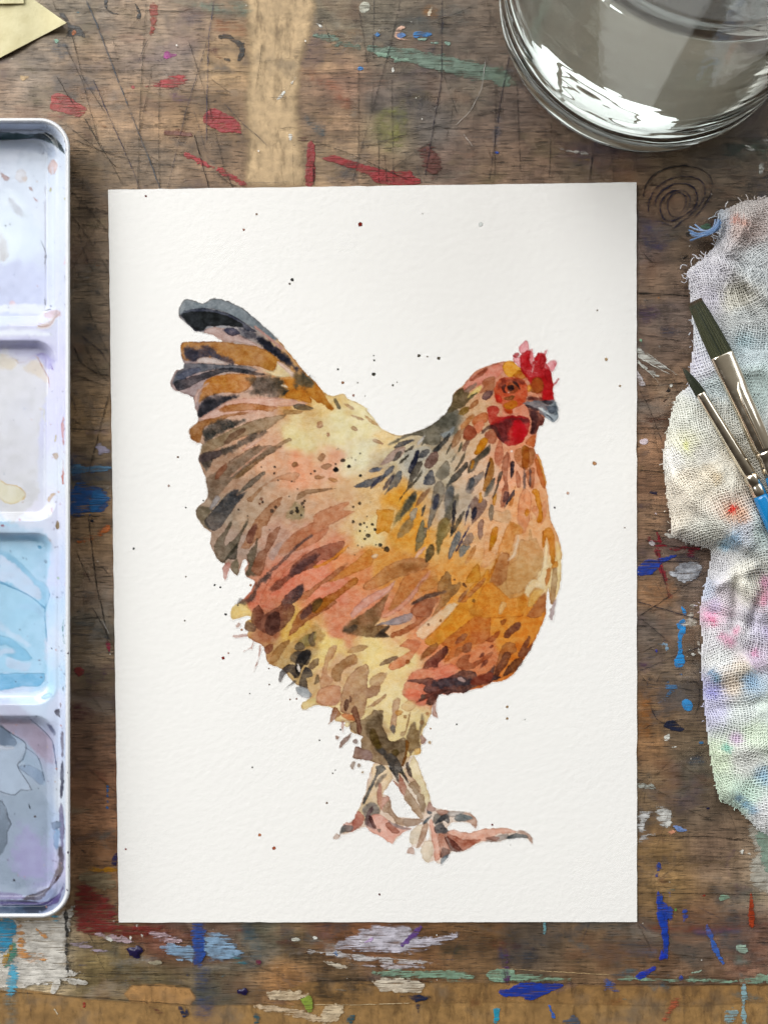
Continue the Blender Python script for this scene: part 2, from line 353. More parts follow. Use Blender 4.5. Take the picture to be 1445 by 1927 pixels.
HEN_STROKES = """
@1
8b959c/e=.5 105,190 118,140 155,92 210,100 285,125 330,105 345,92 400,88 470,105 560,145 640,200 740,290 850,390 800,400 700,330 600,270 450,190 300,165 180,190 120,220
c9b3ae 300,345 330,310 450,310 560,360 640,400 740,460 850,530 800,500 650,440 540,415 430,408 370,365
454b5c 120,205 180,170 300,160 430,185 540,230 640,300 700,340 620,330 560,300 450,295 330,300 300,330 230,330 160,260
2b2f31/a=.95 130,215 170,190 300,182 420,205 530,245 600,295 560,305 450,292 330,298 300,325 255,330 180,280
3b4050/s=5 560,310 640,330 760,390 850,470 930,540 1000,600 1060,650 1100,700 1000,650 900,560 800,500 700,420 600,370
2a2d3c/s=3 680,380 800,420 900,500 980,590 1040,640 1000,640 900,560 780,490
4c4c60 440,325 480,305 550,320 570,350 520,370 470,350
c8a49c 690,295 800,380 905,470 880,470 780,390 690,320
b88748/e=.5 118,470 130,430 165,412 300,420 430,412 560,430 700,450 800,500 870,560 840,600 820,635 760,620 700,600 560,590 450,560 300,530 250,545 180,560 140,540
4a4c5c/s=3.5 135,480 180,450 260,460 330,440 370,470 420,510 520,545 520,580 430,560 300,530 240,560 180,560 150,530
3a3d4c/s=2.5 140,500 190,470 250,490 240,540 180,555
d5cac6 248,545 300,532 380,540 480,585 400,580 300,575 250,570
6a6f78 145,615 150,580 260,578 400,585 540,590 640,600 710,630 600,650 450,620 350,630 250,650 150,690 60,740 70,690 100,640
33363f 65,730 120,700 220,670 330,640 450,612 560,615 700,640 780,665 700,670 560,650 450,645 330,690 250,720 190,760 110,785
5d6478/a=.7 90,680 150,630 240,605 280,630 220,660 130,700
e9dcbb 715,620 820,640 850,590 850,560 900,590 970,640 950,680 850,680 780,650
e6cfc5 845,565 890,580 975,650 960,680 920,640
c18a4a 300,720 360,680 480,655 620,660 700,680 640,760 560,800 440,800 330,830 260,880 270,810
3d403c/s=6 620,690 740,670 860,690 900,740 980,800 1000,830 850,830 700,820 600,800 660,760
34363f/s=5 260,930 290,850 340,815 450,820 560,820 500,850 430,900 350,950 260,980
34363f/s=2.5 250,940 300,860 430,850 420,900 330,950 262,985
c0873f 900,700 1000,690 1110,690 1180,770 1230,850 1275,920 1240,925 1190,880 1150,875 1100,830 1110,880 1000,850 900,830 940,780
55584e/s=5 970,660 1050,650 1120,700 1110,760 1010,770 980,720
f0e6d4 870,745 910,738 935,760 900,755
d9c0b6 225,850 250,780 340,720 260,800 240,900
e0bdb0/a=.7 260,1000 400,910 480,860 640,838 860,838 960,850 1080,880 1000,900 860,900 600,960 400,1000
b98558 412,930 460,895 560,878 680,880 760,895 868,910 820,930 810,945 700,930 560,940 450,945
6e675a 970,900 1000,882 1060,890 1122,915 1080,930 1000,925
b69368 890,940 930,925 1040,940 1000,960 910,962
a87a4c 195,1070 250,1020 380,985 500,955 630,945 600,965 480,985 400,1030 300,1060 270,1180 215,1160 190,1110
3f4240/s=4 310,1060 400,1010 500,1010 620,1000 560,1040 470,1080 390,1130 330,1160 300,1190 300,1110
a08d75 280,1200 400,1130 560,1050 700,1000 800,980 920,965 850,1020 760,1090 640,1120 520,1160 400,1220 280,1290
7d6350 445,1175 500,1110 580,1065 618,1070 600,1100 520,1150 480,1190
4a4844/s=3 620,1120 760,1085 775,1110 700,1150 600,1200 500,1250 380,1300 310,1380 280,1330 300,1260 420,1230 540,1180
55494a 260,1270 320,1245 425,1230 420,1280 340,1310 270,1325
e0c0b0 570,1245 650,1180 740,1140 690,1190 620,1230
9a8068 400,1420 470,1370 600,1270 715,1190 690,1230 560,1330 450,1430
8f7458 490,1440 640,1320 760,1240 860,1180 940,1140 962,1160 900,1190 800,1260 680,1350 560,1445
8a5f48 385,1420 410,1370 470,1330 465,1370 420,1420
5c5a50 1275,850 1295,845 1328,915 1305,915
b48a70 1175,1040 1200,1050
b48a70 985,1345 1008,1345
b48a70 1235,1115 1250,1115
a88468 1175,1355 1230,1335 1265,1350 1220,1380
a88468 1150,1290 1190,1255 1220,1280 1180,1315
@2
8a7868/a=.8 190,240 260,200 350,130 450,60 560,0 770,0 650,70 520,140 420,220 350,300 280,380 260,420 210,390 205,300
dcb8a4 355,250 420,190 560,70 660,0 600,60 480,150
916650 262,255 270,200 340,125 355,150 320,210
77705f 115,490 150,450 200,460 240,480 190,560 230,620 190,620 130,550
a9a4a4 230,440 270,370 300,400 230,480
5f5d55 430,360 480,300 560,230 635,185 640,210 560,280 480,340
484b50 180,565 220,510 300,420 360,350 440,325 430,370 500,340 440,420 380,500 330,580 260,640 200,610
6b6455 255,790 265,720 330,640 390,555 380,610 340,690 340,750 440,660 510,545 500,600 450,690 430,760 360,850 320,880 270,840
3c3d34 330,870 360,810 430,735 430,800 410,860 360,850
857c6a 375,905 420,850 440,880 430,975
c79a90 320,920 350,880 375,880 370,930 340,1015 325,990
ab8163 455,770 490,700 560,560 640,470 720,400 772,380 740,460 680,540 650,600 620,610 610,680 560,720 520,770
7b5347 495,690 520,630 560,585 580,590 570,660 540,725 510,730
6d6454 490,960 520,890 500,820 560,740 570,700 585,700 575,800 550,900 530,930 580,975 510,980
9a6f58 540,940 560,860 600,790 640,770 650,690 690,640 755,600 730,680 700,740 660,800 620,960 580,975
a8876a 500,400 560,350 600,310 640,285 600,340 570,380 540,420
c9a184/a=.6 600,320 680,260 780,210 870,195 900,210 860,270 780,250 700,260 640,300
9b7c60 870,400 890,360 960,325 1080,318 1180,318 1080,340 960,365 890,405
a39478/s=3 780,540 830,450 880,420 930,440 930,520 900,550
a98260 1015,230 1040,215 1090,230 1070,248 1030,250
c89e74 1110,245 1150,235 1195,265 1160,270
a98260 840,135 862,115 885,125 865,160 848,155
c08a6c/a=.8 735,800 790,720 880,640 1000,570 1000,530 1050,490 1150,450 1270,410 1270,440 1230,480 1320,490 1250,530 1120,600 1060,700 900,780 770,815
cc9478 840,780 960,690 1050,640 1120,610 1100,660 1020,730 900,780
7a625c/s=1.4 630,970 740,880 830,790 920,710 990,668 995,685 900,750 800,850 720,930
b7a39c/s=2 660,830 700,770 770,710 750,770 700,860
c98a70/a=.6 600,1180 640,1060 720,960 860,860 960,790 900,860 780,960 720,1060 640,1180
5a4c48/s=3 400,1225 450,1160 520,1130 570,1030 620,980 700,930 690,980 630,1030 580,1090 560,1150 490,1190
ecd6a0 380,1270 390,1210 450,1185 520,1230 530,1260 460,1275 400,1305
8e5c4c 665,1085 720,1020 800,980 830,920 920,830 1050,760 1200,715 1240,735 1200,820 1150,865 1060,860 1000,920 920,950 820,1005 760,1070 720,1090
6a4c4a/s=3 800,1000 840,930 930,850 1050,810 1040,850 960,900 880,960
d99a52 1000,910 1090,870 1160,830 1220,770 1270,740 1240,790 1120,880 1030,920
c98f50 1115,1020 1200,950 1330,860 1400,790 1445,780 1445,900 1330,950 1220,1000 1150,1020
b27c5a/a=.8 850,1150 960,1090 1060,1020 1180,930 1270,870 1230,930 1150,1000 1060,1050 980,1130 930,1165
5b4a4c 760,1170 830,1090 920,1040 930,1090 900,1150 830,1195 780,1210
a8714f 845,1345 880,1270 980,1180 1050,1140 1175,1165 1160,1200 1060,1260 960,1320 870,1400 810,1440 840,1370
a86f2e 985,1230 1050,1160 1180,1090 1300,995 1340,1000 1330,1040 1230,1110 1130,1190 1050,1255 1000,1255
6b5330 985,1220 1020,1160 1075,1150 1060,1200 1010,1250
6a4a44/s=2 900,1300 920,1250 980,1190 990,1250 930,1310
7f5548 565,1350 620,1280 700,1230 790,1190 865,1210 850,1280 800,1350 740,1400 660,1420 600,1390
5b3d36 640,1400 640,1320 680,1260 740,1250 752,1300 740,1390 690,1430
7d5142 530,1290 550,1230 590,1200 620,1240 630,1280 580,1340 540,1340
7a6258 480,1370 490,1330 530,1325 570,1370 560,1400 510,1400
c9aea4 415,1350 440,1330 455,1350 430,1370
@6
d39c48 480,190 500,60 490,0 640,0 610,140 600,200 560,180 520,200
e2b066/s=6/a=.7 600,150 760,100 900,180 960,300 820,380 640,330
c09068/a=.85 380,670 400,610 480,560 560,480 700,420 850,400 940,450 880,510 750,550 640,580 590,610 520,650 440,680
a8794e/s=3/a=.7 520,610 560,520 700,450 900,460 820,510 650,580
c28a5c/a=.8 590,840 660,700 730,560 850,520 930,500 880,600 780,720 650,840
d9ada0 270,880 350,780 470,700 600,640 650,600 600,690 500,760 380,840 290,920
d9a894 530,900 640,840 760,730 940,510 920,580 800,740 700,840 580,910
c08c54/a=.6 840,690 870,610 1000,560 1000,650 900,690
a8a0a4 480,980 600,930 780,870 800,880 770,940 650,975 540,975
8a6d50/s=1.6 195,1030 260,950 400,860 520,770 600,700 560,800 520,930 470,980 600,980 560,1050 480,1085 330,1065 240,1045
5c5044/s=3 195,1030 260,970 330,980 290,1040
54463c/s=2 480,1085 500,1040 590,980 600,1000 560,1040 610,1080
b0714e 610,1080 620,1045 740,990 830,930 780,870 790,830 860,770 980,760 960,870 900,930 830,990 740,1050 650,1075
7a6f70/s=1.4 780,810 850,750 960,710 1070,690 1060,715 960,740 850,780
f0dcc0/a=.7 820,1040 900,960 1000,880 1110,800 1180,800 1060,940 960,1040 880,1100
d69c4c/a=.75 900,1100 1050,960 1200,780 1300,640 1390,560 1445,500 1445,850 1300,950 1220,1010 1100,1100 1000,1160 940,1150
c07a48/a=.7 1030,1140 1160,1030 1300,920 1445,800 1445,1100 1300,1150 1150,1250 1060,1290 1120,1180
d39070 690,1155 760,1100 860,1110 840,1190 740,1310 640,1360 590,1340 640,1270 780,1190
b89274 105,1380 150,1310 260,1230 310,1230 325,1300 240,1340 190,1400 180,1440 120,1430
c0a07c 235,1215 280,1165 360,1145 430,1150 380,1190 290,1215
8a7060 515,1320 560,1270 660,1240 665,1260 600,1300
6f4038/e=.5 885,1350 900,1300 950,1250 1060,1160 1095,1165 1100,1210 1020,1300 1010,1340 960,1335
9a6840 860,1270 880,1220 950,1150 1005,1125 1005,1180 930,1240 880,1270
a05a28 755,1290 775,1290
a06a30 1030,940 1042,940
9a7050 930,972 942,972
8e6a40 1315,770 1330,770
9e6a50 1150,1140 1180,1080 1250,1045 1265,1070 1200,1130
9e6a50 1210,1200 1240,1130 1300,1120 1300,1170 1260,1215
ecd9c0 445,395 480,370 505,380 480,408
e8c8b8 820,390 840,350 905,310 895,340 830,405
@3
6f6c62 445,710 520,660 640,615 740,580 870,480 905,430 960,440 975,480 960,560 900,600 850,620 840,690 780,720 720,700 690,720 700,650 640,640 560,660 500,700
59584f/s=4/a=.6 700,600 800,545 900,470 960,480 940,560 800,600
3f4658 485,725 530,690 620,670 640,680 580,710 510,735
665a40 920,395 930,340 1000,280 1050,300 1050,380 1000,430 960,440 910,470 885,465
8c6f30 970,480 1000,430 1050,420 1050,450 1010,490
a0a6a8 840,630 900,600 950,570 920,640 860,660
d8d5d0 660,700 700,650 720,640 700,690 665,720
b7b4ac/s=2/a=.7 560,780 640,740 760,720 760,800 640,860 580,900
3a3d40 775,760 820,710 870,660 910,615 900,670 850,730 800,770
55565a 660,810 700,750 760,745 740,790 690,815
5b544c 590,1000 620,900 660,840 700,835 690,890 650,960 600,1030
2b2f45 590,890 630,820 650,760 680,750 670,820 640,880 610,930
555045 520,1150 560,1070 620,1000 700,900 680,960 610,1040 550,1100
b49f98 385,860 440,790 510,735 575,730 540,800 460,840
6b6560 475,830 510,770 545,755 540,790 500,830
56504a 560,770 600,730 640,712 620,750
5b584f 525,855 555,810 600,780 580,820
6e7685 290,910 330,885 400,885 370,910 320,920
5f6878 400,960 420,910 460,875 490,868 470,920 430,950
636a76 185,1025 270,980 370,945 430,930 400,980 330,1020 240,1035
2f3858 305,1050 340,980 385,945 370,1000 320,1040
55606c 420,1085 460,990 510,915 540,910 545,960 510,1020 440,1060
2a3352 400,1055 440,970 490,930 470,990 430,1045
7a5f58 715,870 740,800 790,760 825,790 800,860 750,890
8a8478 800,930 830,880 885,830 910,880 900,940 850,975 810,960
5b5f6a 705,1010 720,950 775,895 790,940 800,1000 750,1015
8b8378 760,1190 775,1090 800,1000 840,985 870,1040 850,1130 800,1230 750,1360 740,1300
39425a/s=1.4 775,1160 790,1100 820,1080 830,1120 810,1190 785,1200
7d7a5e/s=3/a=.8 465,1360 490,1280 530,1200 600,1110 650,1100 620,1200 540,1270 480,1340
494b48/s=2 530,1250 570,1160 620,1080 655,1060 650,1120 600,1200 550,1250
9b7a60 645,1175 680,1100 730,1050 760,1045 720,1120 670,1170
5c5a55 690,1250 700,1190 725,1160 715,1230
aaa8a0 600,1240 640,1190 665,1190 650,1260 620,1290
8a7a60/s=2/a=.7 510,1420 540,1330 600,1260 640,1290 600,1370
4b4a47 880,1040 900,980 960,910 1030,840 1045,870 1000,930 960,980 900,1020
6a6c6e/s=1.8 870,1080 900,1020 940,1030 940,1100 930,1180 880,1240 865,1180
6f6a5c/s=2/a=.7 860,1280 880,1200 940,1100 980,1080 960,1200 900,1300
262a38 910,1380 925,1250 930,1150 955,1135 950,1250 935,1340
8f7a50/s=2 800,1400 830,1290 870,1260 900,1280 870,1380 840,1445
7e7a70 655,1440 680,1330 710,1270 715,1330 740,1340 720,1420 690,1445
4d4c46 905,1410 950,1300 1010,1210 1020,1230 980,1310 930,1390
2b3158 1020,1320 1030,1220 1055,1160 1065,1165 1040,1250
8a6a5a 1000,760 1010,710 1050,660 1090,630 1060,680 1030,750
a07b5c 920,730 940,640 990,590 1030,530 1080,480 1085,510 1020,600 970,700 930,735
a06a4e 1005,640 1030,580 1065,560 1110,610 1100,660 1050,680 1020,670
5b584c 880,785 890,740 920,700 910,750
6a6a58 965,775 985,710 1005,690 995,740
8a8478 915,840 940,790 965,770 940,830
5f5a4e 940,910 980,840 1020,760 1025,780 1000,850 960,900
c08a3a 1095,780 1120,710 1160,660 1200,655 1180,720 1130,780
575248/s=1.6 1040,920 1060,840 1110,800 1180,730 1215,710 1200,780 1130,830 1090,900 1060,920
c08f40 1060,900 1070,840 1090,830 1085,880
9a908a 1030,1040 1050,970 1110,940 1160,910 1165,950 1110,1010 1070,1075 1035,1070
5d6268/s=1.5 1045,1040 1065,965 1100,970 1080,1040
a87838 1150,1055 1170,980 1190,900 1210,800 1245,850 1240,930 1210,1010 1190,1060
262c44 1170,960 1180,890 1205,835 1210,850 1190,920
5a5c58/s=2 1165,1100 1180,1050 1220,980 1250,960 1230,1040 1190,1100
8a7068 1060,1170 1080,1120 1110,1095 1130,1130 1175,1120 1190,1170 1140,1250 1080,1310 1060,1330 1080,1260
2a3045/s=1.3 1070,1260 1080,1200 1105,1175 1115,1220 1090,1275
c8ac90/a=.7 100,400 150,410 190,440 160,440
c8ac90/a=.7 155,485 200,490 260,520 220,520
d0ac80/a=.7 270,490 320,520 370,565 340,560 290,530
b89880 325,680 345,665 410,700 395,710
c0a488 160,580 185,570 215,595 190,605
@4
d99a8c/a=.8 330,540 400,470 540,400 640,360 700,380 690,460 620,520 500,560 420,590 360,600 290,640 290,600
9f6048 350,545 400,490 520,400 540,410 500,470 420,520
e6b34c 700,380 740,325 800,335 860,380 900,430 850,470 800,500 740,490 710,430
c07a28 805,490 830,440 880,430 940,470 940,510 870,520
e8d49a 420,610 480,590 460,650 340,720 335,690
9c8276 285,650 330,610 420,560 410,610 330,660
5f5c40 335,730 360,690 430,655 410,690 350,740
b07a5a 460,650 500,600 480,560 520,510 610,490 620,520 610,640 540,640 480,660
6b4a50 480,720 530,640 600,640 590,690 530,740
c4562e/e=.3 640,545 700,508 780,498 860,505 925,535 958,600 962,690 925,765 860,812 805,830 795,885 745,880 705,840 690,775 640,765 612,700 608,620
7a3a30/s=3/a=.75 640,580 700,525 780,508 870,515 935,560 900,575 830,552 750,555 690,600 650,620
d04038/s=1.5/a=.7 615,690 660,680 690,730 680,760 640,750
c07f2c 710,790 760,750 840,740 850,790 800,830 730,830
6f5426 705,720 740,705 820,695 800,730 740,745
9a5a38/a=.8 735,600 765,558 825,555 862,598 850,650 790,668 748,652
2a1c22/a=.95/e=0 740,610 752,588 780,578 806,586 818,612 808,636 782,648 755,640
3a2024/a=.85/e=0 684,620 700,586 726,574 738,584 724,605 728,640 748,660 722,672 698,655
2a1c22/e=0 790,540 830,545 865,575 882,625 868,628 850,595 815,568
f0d0c0/e=0/w=.2 760,658 765,664
e0929a 865,180 905,145 940,118 968,150 970,215 920,245 885,250
e0929a 815,330 810,275 840,290 880,290 900,340 880,390 850,380
e0929a 960,310 985,230 1005,205 1025,290 1010,320 1000,370 975,350
e0929a 1120,240 1160,215 1158,255 1125,255
e0929a 1140,390 1190,330 1260,325 1250,400 1215,455 1190,420
b8202a/e=.4 890,430 880,285 930,240 985,215 1000,300 1010,330 1060,255 1150,255 1152,340 1195,420 1215,500 1218,740 1110,742 1010,620 940,500
ba2830/e=.3 880,280 930,240 980,215 990,240 960,310 1000,380 1005,450 1030,380 1070,330 1010,320 1060,260 1090,245 1150,260 1155,330 1130,400 1190,420 1210,480 1215,560 1240,560 1280,515 1262,560 1215,615 1225,720 1230,740 1110,740 1115,660 990,560 950,500 900,430 890,370
d87c80/a=.7 1090,240 1100,228 1105,245
b52030 805,270 830,240 865,245 865,275 830,295
e8a0a4 985,340 975,300 990,240 1005,210 1020,290 1005,370
9c1c24/s=1.6/a=.6 1090,280 1140,270 1140,360 1110,420 1080,380
9c1c24/s=1.6/a=.5 1130,440 1200,430 1205,560 1150,520
f0b8b8 1000,440 1012,400 1022,370 1015,440 1003,460
a5622f 985,640 1000,540 1050,500 1100,520 1125,580 1110,650 1050,670
e0a048 960,660 955,600 975,575 1000,610 980,640
e2a88a 1030,690 1110,665 1110,705
6a3430/s=1.8 960,700 1050,700 1140,735 1230,745 1200,770 1100,750 950,745
c02830/a=.8 1120,640 1215,620 1228,730 1120,735
5a2a2c 960,830 1060,850 1110,900 1140,940 1110,1000 1080,1010 1050,1080 1020,1100 980,1080 1000,960
7c8790/e=.3 915,770 1000,745 1100,750 1230,740 1270,790 1278,890 1260,955 1210,965 1150,930 1080,870 1060,840 940,790
2d3040/s=1.3 930,785 1000,800 1070,830 1080,860 1030,850 960,820
2a2430/s=1.2 1110,755 1160,740 1225,760 1200,790 1150,785
5d6774/s=1.3 1140,800 1200,800 1250,800 1250,860 1200,880 1170,850
b4bec6/e=.2 1090,820 1140,830 1190,880 1240,900 1275,890 1255,950 1210,960 1150,920
e6e9ea/e=0 1060,810 1100,825 1190,890 1180,895 1090,840
5a6470 1210,950 1150,890 1190,900 1225,940
45282c/s=2 985,850 1060,870 1060,960 1030,1080 990,1090 1000,960
e0a088/a=.7 700,830 760,890 900,850 960,830 960,900 830,900 700,910
b31f2c/e=.3 640,920 700,910 830,900 960,920 985,1000 940,1120 880,1190 770,1225 740,1210 700,1180 640,1140 600,1050 560,1000
6c3434/s=4 540,1010 600,980 700,960 820,930 960,930 980,980 860,990 760,1060 760,1150 700,1180 640,1120
c22030/s=4 800,980 880,960 950,1040 920,1130 840,1150 790,1080
b84038 530,820 580,800 650,810 660,870 640,900 700,930 620,980 560,1000 540,900
c07448 370,960 420,900 520,860 545,890 540,960 490,990 400,1010
dc9a7c 400,1000 490,940 510,1000 450,1090 410,1060
b06f54 500,1100 560,1050 640,1050 640,1150 600,1200 540,1170
4c2e30/s=1.3 470,1090 510,1030 570,1000 620,1010 650,1060 680,1150 640,1120 600,1040 540,1050 500,1090
a8634a 285,1110 310,1020 360,1000 425,1070 420,1120 350,1160
c79468 260,1010 320,930 390,885 400,920 330,1000 270,1050
b28058 345,830 380,760 440,735 440,780 390,820
c98d34 400,1300 440,1200 490,1130 545,1150 530,1210 460,1290
c98a70 610,1350 630,1220 665,1150 700,1220 700,1320 660,1390 625,1390
c98a70 705,1445 720,1340 755,1275 775,1340 775,1445
b0764c 815,1290 840,1250 900,1240 980,1230 1030,1260 1030,1330 990,1445 880,1445 820,1350
9b6a2a 895,1350 900,1220 950,1215 980,1300 960,1445 900,1445
c67a4c 940,1190 980,1120 1050,1100 1040,1180 1020,1230 960,1210
b07050 1040,1320 1060,1350 1110,1445 1050,1445
f6f0ec/e=.1 792,1273 805,1273
@5
c98a70/a=.7 770,130 775,20 830,0 850,60 830,150 800,170
b27a62 825,190 850,90 880,40 890,150 880,280 890,370 880,480 830,520 815,490 830,380 850,300
5a3c40 835,440 860,385 890,390 885,440 850,480
1f2338/a=.95 905,130 935,130 935,200 910,290 900,220
4a4842 750,430 780,350 800,240 835,210 825,270 790,380 760,440
d79e68 895,500 900,440 940,350 945,340 930,450 920,510
2a3a50 850,525 880,450 935,360 935,410 890,470
bf8468 945,270 960,200 985,260 990,340 965,350
b87a58 1030,220 1070,180 1110,190 1105,340 1080,355 1050,300
a8642e 1000,160 1010,20 1060,10 1060,180 1030,210
7a6a68/s=1.4 1012,210 1032,210 1030,460 1015,460
7a6a68/s=1.2 1063,190 1082,200 1075,330 1065,320
e8b870 1130,80 1160,110 1205,300 1205,350 1180,280 1150,170
c87c48 1110,110 1140,110 1180,240 1205,355 1170,340 1130,220
dda480 960,620 970,480 1000,380 1040,360 1075,400 1080,540 1050,680 1010,740 985,690
c98a38 1020,570 1045,525 1070,560 1045,605
e0a884/a=.8 1085,640 1090,560 1120,600 1165,665 1215,560 1210,470 1180,470 1150,520 1100,500 1080,580
cf8f34 1080,390 1100,362 1140,370 1160,440 1180,600 1160,650 1125,640 1140,560 1110,430
d8bc9c/s=1.5/a=.6 745,610 770,540 830,560 880,530 910,580 900,650 810,645
8a8072 718,600 722,520 740,490 765,520 755,600 735,640
d4a04a 635,470 640,400 660,390 665,460 645,480
d4a04a 755,490 760,430 785,400 775,490
9c8076 622,720 630,650 660,620 678,650 665,760 645,800
e2b58e/a=.7 650,1030 680,900 670,800 700,740 740,740 730,880 780,880 780,950 720,1010
c58a30 720,890 735,740 770,680 800,690 795,770 765,850
d8a064 790,910 840,760 880,670 905,635 980,670 1010,720 990,750 950,750 930,830 900,920 830,900
d0a070 515,1000 540,930 590,850 612,840 600,910 550,990
a08c80 495,840 520,770 570,725 595,770 570,830 520,845
7f8688 470,940 475,850 550,840 560,860 500,930
85888a 375,950 390,850 440,740 475,720 480,790 430,890 390,955
233060 435,890 480,800 550,680 555,700 500,800 450,890
57503c/s=1.3 180,980 190,880 225,830 255,850 250,920 200,990
80795f 95,900 100,780 140,650 175,630 170,740 190,740 160,830 120,880
8f8058/s=1.4 275,850 280,740 320,650 390,620 390,720 330,800 300,900 285,910
cca678/a=.55 970,850 990,790 1060,800 1060,700 1080,710 1085,790 1120,780 1160,860 1190,940 1160,1050 1100,1130 1040,1190 1000,1240 900,1250 860,1150 900,990 960,960
b8845a 730,1150 780,950 880,900 890,960 870,1130 790,1190 740,1180
c98a3c/s=1.6 700,1150 720,1100 790,940 820,900 780,1000 740,1120
f0dcc4 880,970 920,910 970,760 965,870 930,950
f0e0c0 1190,900 1210,770 1225,880 1215,1000 1240,1030 1200,1200 1190,1220 1110,1200 1060,1280 1020,1240 1080,1130 1130,1130 1170,1050
c98a34 1170,850 1180,720 1230,685 1270,720 1285,850 1280,980 1250,990 1230,850 1210,770 1190,850
e8cfa0 1285,800 1320,830 1340,920 1320,970 1290,960
c98a4c 1200,1200 1210,1050 1250,1040 1240,1120
d39a4c 1250,1030 1280,980 1310,970 1300,1030
b59878 1250,1140 1260,1050 1300,1040 1300,1180 1270,1330 1240,1330
c3b4b4 1230,1440 1260,1340 1300,1280 1285,1370 1260,1480
e0c080/a=.7 1060,1290 1100,1220 1190,1220 1140,1290 1090,1360 1050,1360
d89a50/a=.8 560,1445 600,1330 700,1150 800,1200 900,1290 1030,1270 1040,1300 1000,1445
c98a40/s=2/a=.7 960,1290 1040,1250 1040,1330 1000,1420
b07a58 1040,1445 1090,1370 1150,1280 1205,1235 1200,1330 1170,1445
e8c898/a=.7 800,1400 830,1320 870,1330 850,1390 810,1430
c78f3e 525,1160 560,1070 625,1000 645,1050 650,1130 600,1160
b07c62/a=.8 70,1390 130,1320 230,1290 300,1290 250,1370 220,1445 90,1445
a58058/e=.45 280,1230 290,1160 340,1090 370,1055 400,1100 405,1180 480,1150 470,1210 400,1290 340,1360 240,1445 270,1380 310,1290
7b6152/s=1.3 60,1340 140,1280 250,1240 350,1225 350,1250 230,1280 120,1320
9a6f5a 450,1320 490,1260 545,1210 540,1240 480,1320
bd8458 480,1320 560,1230 640,1150 690,1110 680,1160 600,1240 520,1320
5f4038 492,1170 510,1163 532,1190 515,1200
8a6a50 428,1133 438,1133
@8
a8744e/a=.8 880,690 910,560 960,490 1020,500 1030,560 960,600 900,680
7a5040 870,720 930,590 970,550 995,580 960,650 900,730
5f3c30 930,740 960,680 1020,610 1070,600 1070,650 1000,710
8a5c48 1040,590 1060,540 1120,440 1135,460 1110,530 1150,490 1130,550 1080,600
7f5142/e=.5 935,450 970,390 1030,345 1065,350 1055,390 1010,430 970,460
a4683e 915,345 940,325 960,320 955,345 930,368
b06c48 810,480 850,450 920,400 900,450 860,490
8f5444 835,525 855,505 875,515 850,535
a86a4c 600,640 650,580 700,580 690,610 720,640 860,550 855,590 780,640 720,680 660,690 610,670
8a584a 760,605 775,575 805,560 795,595
8a584a 770,680 790,630 830,610 820,640
b88058/a=.7 590,600 600,540 640,520 650,560
d8937a/a=.8 215,840 260,740 330,680 440,680 560,640 620,680 560,720 440,750 380,800 400,860 380,940 300,930 240,880
e09078/s=2/a=.7 240,880 260,820 340,840 400,900 380,935 300,925
5a4444/e=.5 245,770 270,755 340,750 430,745 440,760 560,730 640,690 740,700 760,740 840,690 880,650 870,720 920,740 860,770 780,800 700,830 650,855 580,845 540,865 490,845 420,860 360,830 380,800 330,780
45424a/s=3 430,770 560,740 700,740 740,770 640,800 500,820 430,810
8a4a38/s=2.5 720,740 840,700 870,740 800,790 720,800
c8b0ac/e=.1 605,745 640,740 672,768 640,770
d88850/a=.8 700,830 740,805 800,800 760,818
4a3230 385,930 400,890 450,850 540,825 545,835 480,870 450,930 410,940
6a4038 320,920 370,870 450,840 520,830 440,870 360,910
c9a89c 430,1000 435,940 460,900 455,980 473,1028 450,1025
7f6a60 365,880 375,895
@7
a88258 345,600 370,520 430,450 500,420 495,450 440,530 410,580
8c5a48 310,500 330,455 375,445 380,480 340,525
c8a878/s=3/a=.8 440,540 540,420 700,300 760,380 700,480 580,560
8a8058/s=2.5/a=.7 560,480 580,420 650,380 700,360 690,440 600,480
5f564e/s=1.8 500,560 520,520 560,500 610,500 650,490 668,530 640,610 600,600 530,590
7a6a58 535,490 560,440 600,440 620,480 590,500
7a6a58 640,420 660,370 690,360 680,420 700,450 670,470
4a4446 420,730 430,660 500,600 560,620 580,690 540,710 500,660 460,690 440,735
4e4a4c 570,760 590,680 620,620 660,640 680,690 630,710 640,785 600,790
8a7460 640,620 680,570 720,560 720,600 680,640
8a7860 690,750 700,690 720,680 725,740
2c2a2c 540,600 600,500 660,500 650,560 590,640 570,700
ece6e0/e=.1 560,600 580,610 580,660 565,640
b4b8bc 550,800 570,770 640,790 670,830 650,860 590,850
4a4848 460,790 540,720 560,730 500,770
e8d8a8 595,930 600,890 700,850 700,900 620,945
cda088 700,860 740,780 840,760 890,780 880,890 810,920 720,900
c49c80/a=.7 740,680 760,600 800,480 860,460 840,530 800,590 790,680 840,720 760,790 730,760
d09068 900,980 990,980 990,1030 910,1010
b8957c/e=.5 885,960 890,840 930,720 1000,640 1080,600 1100,660 1090,780 1170,730 1190,770 1160,840 1090,860 1080,920 1050,1010 1000,1010 990,980
b4906c 815,670 850,610 970,530 1010,540 1015,590 930,620 890,690 880,730 840,730
c8a888/a=.7 1100,760 1130,690 1240,660 1220,720 1180,770
c2a080 1085,930 1120,900 1190,850 1230,830 1200,880 1130,920
5f3e34/e=.6 912,900 920,870 945,870 948,920 930,955 915,945
8a6a58 950,880 958,840 970,860 962,890
a87a5c 800,1050 830,930 860,935 890,980 850,1010
c9a8a0/a=.75 80,380 180,375 180,395 90,405
c9a8a0/a=.75 155,505 210,470 235,410 230,440 215,515 210,485
c9a8a0/a=.75 232,655 265,560 270,470 285,460 280,540
c9a8a0/a=.75 890,1060 905,1030 915,1060 905,1115
e8d8a8/a=.8 915,1070 930,1035 955,1050 945,1075
@9
